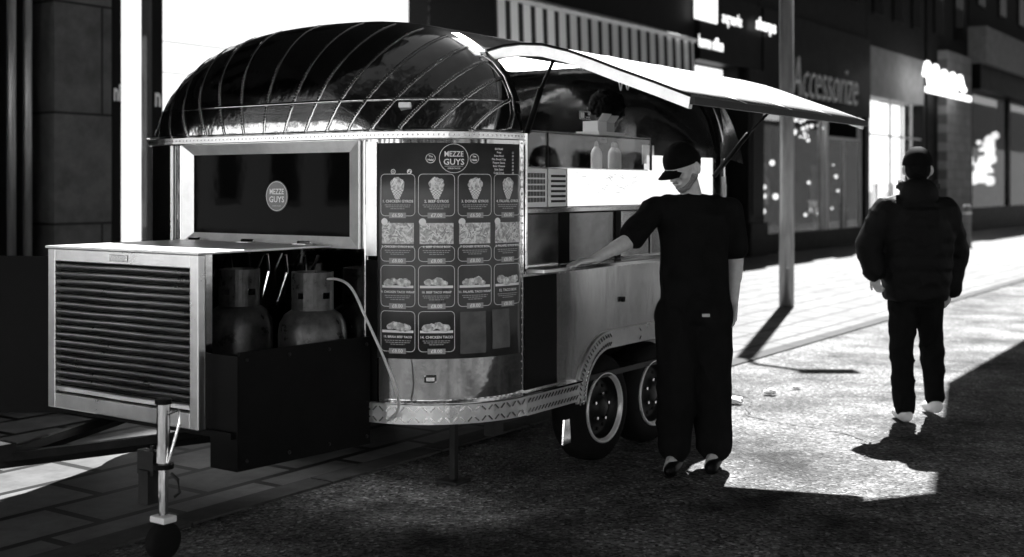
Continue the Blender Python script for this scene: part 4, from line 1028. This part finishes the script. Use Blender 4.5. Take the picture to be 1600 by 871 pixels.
# B2 striped awning shop
b2 = street_thing('awning_shop', -9.7, 0, 'dark shop with striped canvas awning above the serving hatch', 'shop building')
wallbox(b2, 0, 7.1, 0, 5.4, 'darkstone', 0, .3); upper(b2, 7.1, 5.4, 'darkwall', 20, 3)
stripe = bpy.data.materials.new('striped_canvas'); stripe.use_nodes = True; t_ = stripe.node_tree; b_ = t_.nodes['Principled BSDF']; b_.inputs['Roughness'].default_value = .8
tc = t_.nodes.new('ShaderNodeTexCoord'); wv = t_.nodes.new('ShaderNodeTexWave'); wv.wave_type = 'BANDS'; wv.bands_direction = 'X'; wv.inputs['Scale'].default_value = .97; wv.inputs['Distortion'].default_value = .25; wv.inputs['Detail Scale'].default_value = .4
t_.links.new(tc.outputs['Object'], wv.inputs[0]); cr = t_.nodes.new('ShaderNodeMapRange'); cr.inputs[1].default_value = .42; cr.inputs[2].default_value = .58; cr.inputs[3].default_value = .02; cr.inputs[4].default_value = .85
t_.links.new(wv.outputs[0], cr.inputs[0]); t_.links.new(cr.outputs[0], b_.inputs['Base Color'])
tl = t_.nodes.new('ShaderNodeBsdfTranslucent'); t_.links.new(cr.outputs[0], tl.inputs[0]); mx = t_.nodes.new('ShaderNodeMixShader'); mx.inputs[0].default_value = .5
t_.links.new(b_.outputs[0], mx.inputs[1]); t_.links.new(tl.outputs[0], mx.inputs[2]); t_.links.new(mx.outputs[0], t_.nodes['Material Output'].inputs[0])
aw = MB(); prA = [(0, 4.62), (-.5, 4.46), (-1.0, 4.3), (-1.15, 4.22), (-1.17, 3.6)]
aw.loft([[Vector((s_, y+.012*math.sin(s_*6.1*PI)*(k>2), h)) for k, (y, h) in enumerate(prA)] for s_ in [-1.6+6.3*i/160 for i in range(161)]], cap=False, closed=False)
awp = aw.build('striped_awning', stripe, b2, smooth=False)
g = MB()
for s_ in (-1.61, 4.71):
    g = MB(); g.bm.faces.new([g.bm.verts.new((s_, y, h)) for y, h in prA+[(0, 3.6)]]); g.build('awning_end', M['black'], b2, solid=.004)
g = MB(); g.box(-1.62, 4.72, -1.2, -1.165, 4.18, 4.24); g.build('awning_bar', M['white'], b2)
# B3 home office shop
b3 = street_thing('office_furniture_shop', -2.55, 0, 'dark shop front with white home office lettering on its fascia', 'shop building')
wallbox(b3, 0, 3.2, 0, 3.55, 'darkstone', .35, .5); wallbox(b3, 0, 3.2, 4.15, 5.6, 'darkstone', -.1, .5, 'fascia'); upper(b3, 3.2, 5.6, 'darkwall', 7.6, 2)
wallbox(b3, .0, 2.0, 3.6, 4.1, 'lit', .32, .36, 'lit_transom'); wallbox(b3, 2.1, 3.2, 3.55, 4.15, 'darkstone', .0, .5, 'panel')
wallbox(b3, 2.30, 3.15, 0, 4.15, 'darkstone', -.18, .3, 'shop_pilaster', .02); wallbox(b3, 2.22, 3.2, 0, .75, 'darkstone', -.26, .3, 'pilaster_base', .03)
wallbox(b3, 2.45, 3.0, .9, 3.3, 'black', -.20, -.185, 'pilaster_panel', .01)
wallbox(b3, -.3, .75, 4.95, 5.5, 'lit', -.14, -.11, 'lit_sign_box')
LL = mat('lit_letters', .8, .5, emit=.5)
for body, sz, cx_, yy, ch, kx, bo_, mir in (('home office', .36, .50, -.115, 4.51, .70, .008, False), ('sharps', .38, 3.2, -.2, 5.17, 1.15, .012, False), ('sharps', .36, 1.55, -.115, 5.13, 1.1, .004, True)):
    g = MB(); add_text(g, body, sz, lambda x, y, z: Vector((cx_+x*kx, yy, ch+y)), bo_, mirror=mir); g.build('shop_lettering', LL, b3, recalc=False)
# B4 accessories shop
b4 = street_thing('accessories_shop', .7, 0, 'black accessories shop with chrome script lettering and display window', 'shop building')
wallbox(b4, 0, 7.5, 3.45, 5.6, 'darkstone', -.12, .5, 'fascia'); upper(b4, 7.5, 5.6, 'darkwall', 7.6, 3); wallbox(b4, 0, 7.5, 0, .45, 'darkstone', -.05, .3, 'stall_riser', .02)
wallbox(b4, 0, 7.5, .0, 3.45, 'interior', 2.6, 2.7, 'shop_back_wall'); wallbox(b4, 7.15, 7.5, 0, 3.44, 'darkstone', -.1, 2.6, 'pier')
for x in (.05, 1.95, 3.9, 4.3, 6.9): wallbox(b4, x, x+.10, .45, 3.44, 'pole', -.04, .06, 'window_post')
g = MB(); g.box(.1, 3.9, .0, .012, .45, 3.44); g.build('shop_window', M['glassd'], b4)
wallbox(b4, 4.42, 6.9, 2.75, 2.85, 'pole', -.03, .05, 'door_head'); g = MB(); g.box(4.45, 6.88, .0, .012, .45, 2.74); g.build('door_glass', M['glassd'], b4)
wallbox(b4, 5.6, 5.68, .2, 2.75, 'pole', -.03, .05, 'door_stile')
g = MB(); add_text(g, 'Accessorize', .95, lambda x, y, z: Vector((3.8+x*1.02+y*.25, -.22-z, 4.12+y*1.5)), -.012, .03); g.build('script_lettering', mat('script_metal', .9, .3, .8), b4, recalc=False)
g = MB(); add_text(g, '30%', .45, lambda x, y, z: Vector((3.35+x*.9, -.02, 1.02+y)), .01); g.build('sale_lettering', mat('window_sale_letters', .6, .5, emit=.03), b4, recalc=False)
# display mannequins/clothes
def torso(s, y, h, k, label, mt):
    o = street_thing('shop_mannequin', s+.3, y, label, 'mannequin', 'mannequins in the accessories shop window'); o.location.z = h
    g = MB(); g.ring_loft([((0,0,0), .16*k,.1*k,0), ((0,0,.25*k), .13*k,.09*k,0), ((0,0,.5*k), .19*k,.11*k,0), ((0,0,.58*k), .15*k,.08*k,0), ((0,0,.66*k), .05*k,.05*k,0), ((0,0,.72*k), .05*k,.05*k,0)])
    g.ell((0,0,.82*k), (.08*k,.09*k,.12*k)); 
    for sg in (-1,1): g.capsule((.17*k*sg,0,.53*k), (.22*k*sg,-.04,.2*k), .05*k,.04*k,8)
    remeshed('torso', g, M[mt], o, .03, 2)
    g = MB(); g.tube([(0,0,-h+.45),(0,0,0)], .02, 8); g.box(-.15,.15,-.12,.12,-h+.44,-h+.46); g.build('stand', M['pole'], o)
torso(1.75, .45, 1.1, 1.1, 'pale mannequin with a patterned top left of the lamp post', 'food'); torso(3.2, .45, 1.3, 1.1, 'mannequin torso near the middle of the accessories window', 'food'); torso(5.1, .45, 1.0, 1.2, 'dark mannequin just inside the glazed shop door', 'greywall')
# shop ceiling lamps seen as bright points
lampN = 0
def cluster(s0, s1, y, h0, h1, n, r0_, par):
    for k in range(n):
        r = r0_*random.uniform(.5, 1.35)
        g = MB(); g.ell((random.uniform(s0, s1), y+random.uniform(-.15,.15), random.uniform(h0, h1)), (r,r,r), None, 8); g.build('light_bulb', M['lamp'], par, smooth=True)
lc = street_thing('shop_lighting', 0, 0, 'cluster of small bright shop lamps behind the accessories window', 'shop lights')
cluster(3.0, 5.6, .35, 2.7, 3.3, 30, .04, lc); cluster(1.0, 1.9, .35, 2.3, 3.3, 16, .05, lc); cluster(1.0, 3.2, .35, .9, 2.2, 7, .06, lc); cluster(4.7, 6.8, .35, .7, 2.4, 9, .045, lc)
# B5 bright shop
b5 = street_thing('bright_shop', 8.25, 0, 'brightly lit white shop interior beyond the accessories shop', 'shop building')
wallbox(b5, 0.1, 5.3, .0, 4.08, 'lit', .55, .6, 'lit_back_wall'); wallbox(b5, 0, 5.4, 4.1, 5.5, 'greywall', -.05, .5, 'fascia'); upper(b5, 5.6, 5.5, 'darkwall', 7.6, 3)
wallbox(b5, 0, 5.4, 0, .02, 'white', .1, .5, 'shop_floor'); wallbox(b5, 5.3, 5.6, 0, 4.1, 'darkstone', -.05, .3, 'pier'); wallbox(b5, 0, .1, 0, 4.1, 'darkstone', -.05, .5, 'pier')
for x in (2.1, 3.2, 4.2): wallbox(b5, x, x+.06, .0, 4.1, 'inkgrey', -.02, .04, 'window_post')
wallbox(b5, .1, 5.2, 3.0, 3.05, 'inkgrey', -.02, .04, 'window_transom')
for k in range(9):
    wallbox(b5, .6+k*.5, .8+k*.5, .7, 1.15+.25*(k%3), ('inkgrey','litdim','white')[k%3], .25, .4, 'display_item')
wallbox(b5, .5, .8, 3.3, 3.6, 'black', .3, .34, 'hanging_sign')
g = MB(); g.tube(smooth_path([Vector((3.0+.28*k, -.75, 4.85+.38*math.sin(k*1.9)*(1-.03*k))) for k in range(17)]), .085, 8); g.build('lit_lettering', mat('lit_script', .8, .5, emit=.8), b5)
wallbox(b5, 3.2, 8.2, 4.36, 4.52, 'lamp', -.8, -.7, 'light_bar')
# B6
b6 = street_thing('grey_pillar_building', 14.2, 0, 'grey-columned building past the bright shop, behind the walking man', 'building')
wallbox(b6, 0, 1.2, 0, 5.4, 'darkstone', .0, .5); wallbox(b6, 1.2, 4.3, 0, 6, 'palewall', -.3, 1.0, 'stone_column'); upper(b6, 5, 5.6, 'darkwall', 10, 2)
wallbox(b6, 4.3, 5, 0, 5.4, 'darkstone', 0, .5)
b7 = street_thing('corner_building', 19.4, 0, 'wide building at the right edge with pale band over dark windows', 'building')
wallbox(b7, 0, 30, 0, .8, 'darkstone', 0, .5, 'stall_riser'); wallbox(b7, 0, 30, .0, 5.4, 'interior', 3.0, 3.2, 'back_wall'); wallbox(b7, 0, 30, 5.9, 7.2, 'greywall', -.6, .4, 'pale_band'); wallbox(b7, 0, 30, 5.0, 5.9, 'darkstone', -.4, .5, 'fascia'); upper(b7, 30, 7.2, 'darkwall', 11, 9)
for x in (0, 6, 12): wallbox(b7, x, x+.4, .8, 5.0, 'darkstone', -.02, .4, 'pier')
g = MB(); g.box(.4, 29.9, .05, .07, .8, 5.0); g.build('shop_window', M['glassd'], b7)
lc2 = street_thing('display_lighting', 20, 0, 'cluster of round lamps behind the window at the right edge', 'shop lights')
cluster(-.2, 5.5, .5, 1.6, 3.7, 60, .16, lc2)

# lamp post
lp = empty('lamp_post', (3.50, 15.5, 0), 0, 'plain grey metal lamp post standing on the pavement', 'lamp post')
g = MB(); n = 24; g.loft([[Vector((r*math.cos(2*PI*k/n), r*math.sin(2*PI*k/n), z)) for k in range(n)] for r, z in ((.095,0),(.093,1.2),(.09,1.25),(.088,6))]); g.build('pole', M['pole'], lp, smooth=True)
g = MB(); g.tube([(0,0,5.98),(.1,-.1,6.3),(.5,-.4,6.45)], .04, 10); g.build('arm', M['pole'], lp); g = MB(); g.box(.4,.9,-.5,-.3,6.4,6.5); g.build('lamp_head', M['pole'], lp, bevel=.02)
g = MB(); g.box(-.03,.03,-.1,-.088,.5,.9); g.build('access_door', M['pole'], lp)
for i, (x, Y, lab) in enumerate(((1511, 31, 'pale bollard at the far right beyond the walking man'), (1480, 35, 'pale bollard showing above the walking man\'s right shoulder'))):
    bo = empty('bollard', ((x-800)/1900*Y, Y, 0), 0, lab, 'bollard', 'bollards on the pavement')
    g = MB(); g.tube([(0,0,0),(0,0,1.0),(0,0,1.08)], [.11,.10,.07], 14); g.build('post', M['palewall'], bo, smooth=True); g = MB(); g.tube([(0,0,.85),(0,0,.9)], .115, 14); g.build('band', M['white'], bo)
# litter
def scrap(x, y, k, label):
    Y = 2907/(y-293); o = MB(); o.ell((0,0,.02*k), (.05*k,.035*k,.02*k), None, 10)
    for v in o.bm.verts: v.co += Vector((random.uniform(-1,1),random.uniform(-1,1),random.uniform(-.5,1)))*.008*k
    b = o.build('crumpled_paper', M['paper']); b.location = ((x-800)/1900*Y, Y, .004); tag(b, label, 'litter', 'litter on the road')
scrap(1203, 618, 1.1, 'crumpled paper scrap on the asphalt between the two men'); scrap(1245, 609, .7, 'small flat white scrap right of the crumpled paper'); scrap(1150, 632, 1.2, 'white scrap beside the trailer rear corner')

# ================================================================ THE OTHER SIDE OF THE STREET (out of frame, seen in reflections, casts shade)
def block(name, c, L, D, H, rz, label, low='white', up='darkwall', hl=4.0):
    b = empty(name, c, rz, label, 'building')
    g = MB(); g.box(0, L, 0, D, hl, H); g.build('upper_wall', M[up], b)
    g = MB(); g.box(0, L, 0, D+.05, 0, hl-.003); g.build('ground_floor_wall', M[low], b)
    nx = int(L/2.6); f = MB(); p_ = MB()
    for i in range(nx):
        x = (i+.5)*L/nx
        for z in [1.0+3.1*k for k in range(int((H-2)/3.1))]:
            o_ = .055 if z < hl else .002
            f.box(x-.65, x+.65, D+o_, D+o_+.06, z, z+1.9); p_.box(x-.55, x+.55, D+o_+.062, D+o_+.07, z+.1, z+1.8)
    f.build('window_frames', M['inkgrey'], b, kind='stuff'); p_.build('window_panes', M['blackgloss'], b, kind='stuff')
block('brick_terrace', SW(-45, -37), 75, 10, 32, PHI, 'tall dark brick terrace with pale lower storeys across the street behind the viewer', hl=7.5)
block('end_terrace', SW(-46, -20), 56, 8, 26, PHI-PI/2+0, 'pale block closing the left end of the street', hl=9)
b = bpy.data.objects['end_terrace']; b.location = SW(-54, 36)
block('corner_block', SW(74, -7.8), 60, 14, 12, PHI+PI, 'dark brick corner block off the right of the street', 'greywall')
block('added_bright_front', Vector((-26, -28, 0)), 60, 12, 26, 0, 'tall dark brick building with white ground floor added behind the viewer to brighten reflections', hl=5)  # unseen sun-facing front added to give bright reflections in the trailer
# unseen slab added out of frame to the right, outline shaped to shade the road
cn = empty('added_shade_slab', (9.0, 14.0, 0), 0, 'flat dark slab added over the road to shade it, out of the frame to the right', 'canopy')
g = MB(); pc = [(1.60, 8.3), (2.28, 9.26), (2.94, 10.18), (3.4, 10.35), (4.7, 13.76), (6.5, 16.56), (15, 16.56), (15, 8.6)]
g.prism(pc, lambda x, y: (x-9, y-14, 5.5), lambda x, y: (x-9, y-14, 5.7)); g.build('shade_slab_top', M['darkstone'], cn)
for x, y in ((9.5, 9.2), (14.5, 9.2), (14.5, 16.2), (11.0, 16.2)):
    g = MB(); g.tube([(x-9, y-14, 0), (x-9, y-14, 5.5)], .1, 12); g.build('shade_slab_post', M['pole'], cn)
# leaning board at the left
bd = empty('folding_board', (-3.35, 8.2, 0), 0, 'black folding board standing left of the louvred cover', 'board')
g = MB(); g.prism([(-.55,0),(.62,0),(.62,1.06),(-.42,1.06)], lambda x, z: (x, .02+.1*z, z), lambda x, z: (x, .05+.1*z, z)); g.build('front_leaf', M['black'], bd)
g = MB(); g.prism([(-.50,0),(.58,0),(.58,1.05),(-.40,1.05)], lambda x, z: (x, .45-.3*z, z), lambda x, z: (x, .48-.3*z, z)); g.build('rear_leaf', M['black'], bd)

M['leaf'] = mat('dark_leaves', .05, .6, var=.5, scale=3); M['bark'] = mat('bark', .06, .9, var=.4, scale=8, bump=.6, bscale=14)
def tree(x, y, H, r, label):  # unseen trees added to darken the dome's reflection and the foreground
    t = empty('added_shade_tree', (x, y, 0), 0, label, 'tree', 'unseen trees added to darken reflections')
    g = MB(); g.tube([(0,0,0),(.05,.02,1.5),(-.03,.05,3.2),(.1,0,H-r)], [.22,.17,.14,.07], 12)
    for k in range(7):
        a = k*.9; g.tube([(0,0,3.2+.15*k),(.4*r*math.cos(a), .4*r*math.sin(a), H-r*.7),(.8*r*math.cos(a), .8*r*math.sin(a), H-r*.2)], [.08,.05,.015], 7)
    g.build('trunk', M['bark'], t)
    g = MB(); rnd = random.Random(int(x*10+y))
    cl = [Vector((rnd.gauss(0,.5)*r, rnd.gauss(0,.5)*r, H+rnd.gauss(0,.28)*r)) for _ in range(60)]
    for k in range(9000):
        c = cl[k % 60]+Vector((rnd.gauss(0,.16), rnd.gauss(0,.16), rnd.gauss(0,.13)))*r
        a = Vector((rnd.gauss(0,1), rnd.gauss(0,1), rnd.gauss(0,.5))).normalized(); b_2 = a.orthogonal().normalized(); q = rnd.uniform(.14,.28)
        g.bm.faces.new([g.bm.verts.new(c+v) for v in (a*q, b_2*q*.6, -a*q, -b_2*q*.6)])
    g.build('crown', M['leaf'], t, recalc=False)
tree(-3.0, -3.0, 10.0, 5.0, 'leafy tree added behind the viewer on the left for shade'); tree(11, -5, 10.5, 5.0, 'leafy tree added behind the viewer on the right for shade'); tree(-10, -.5, 10, 4.6, 'leafy tree added far to the left of the viewer for shade')
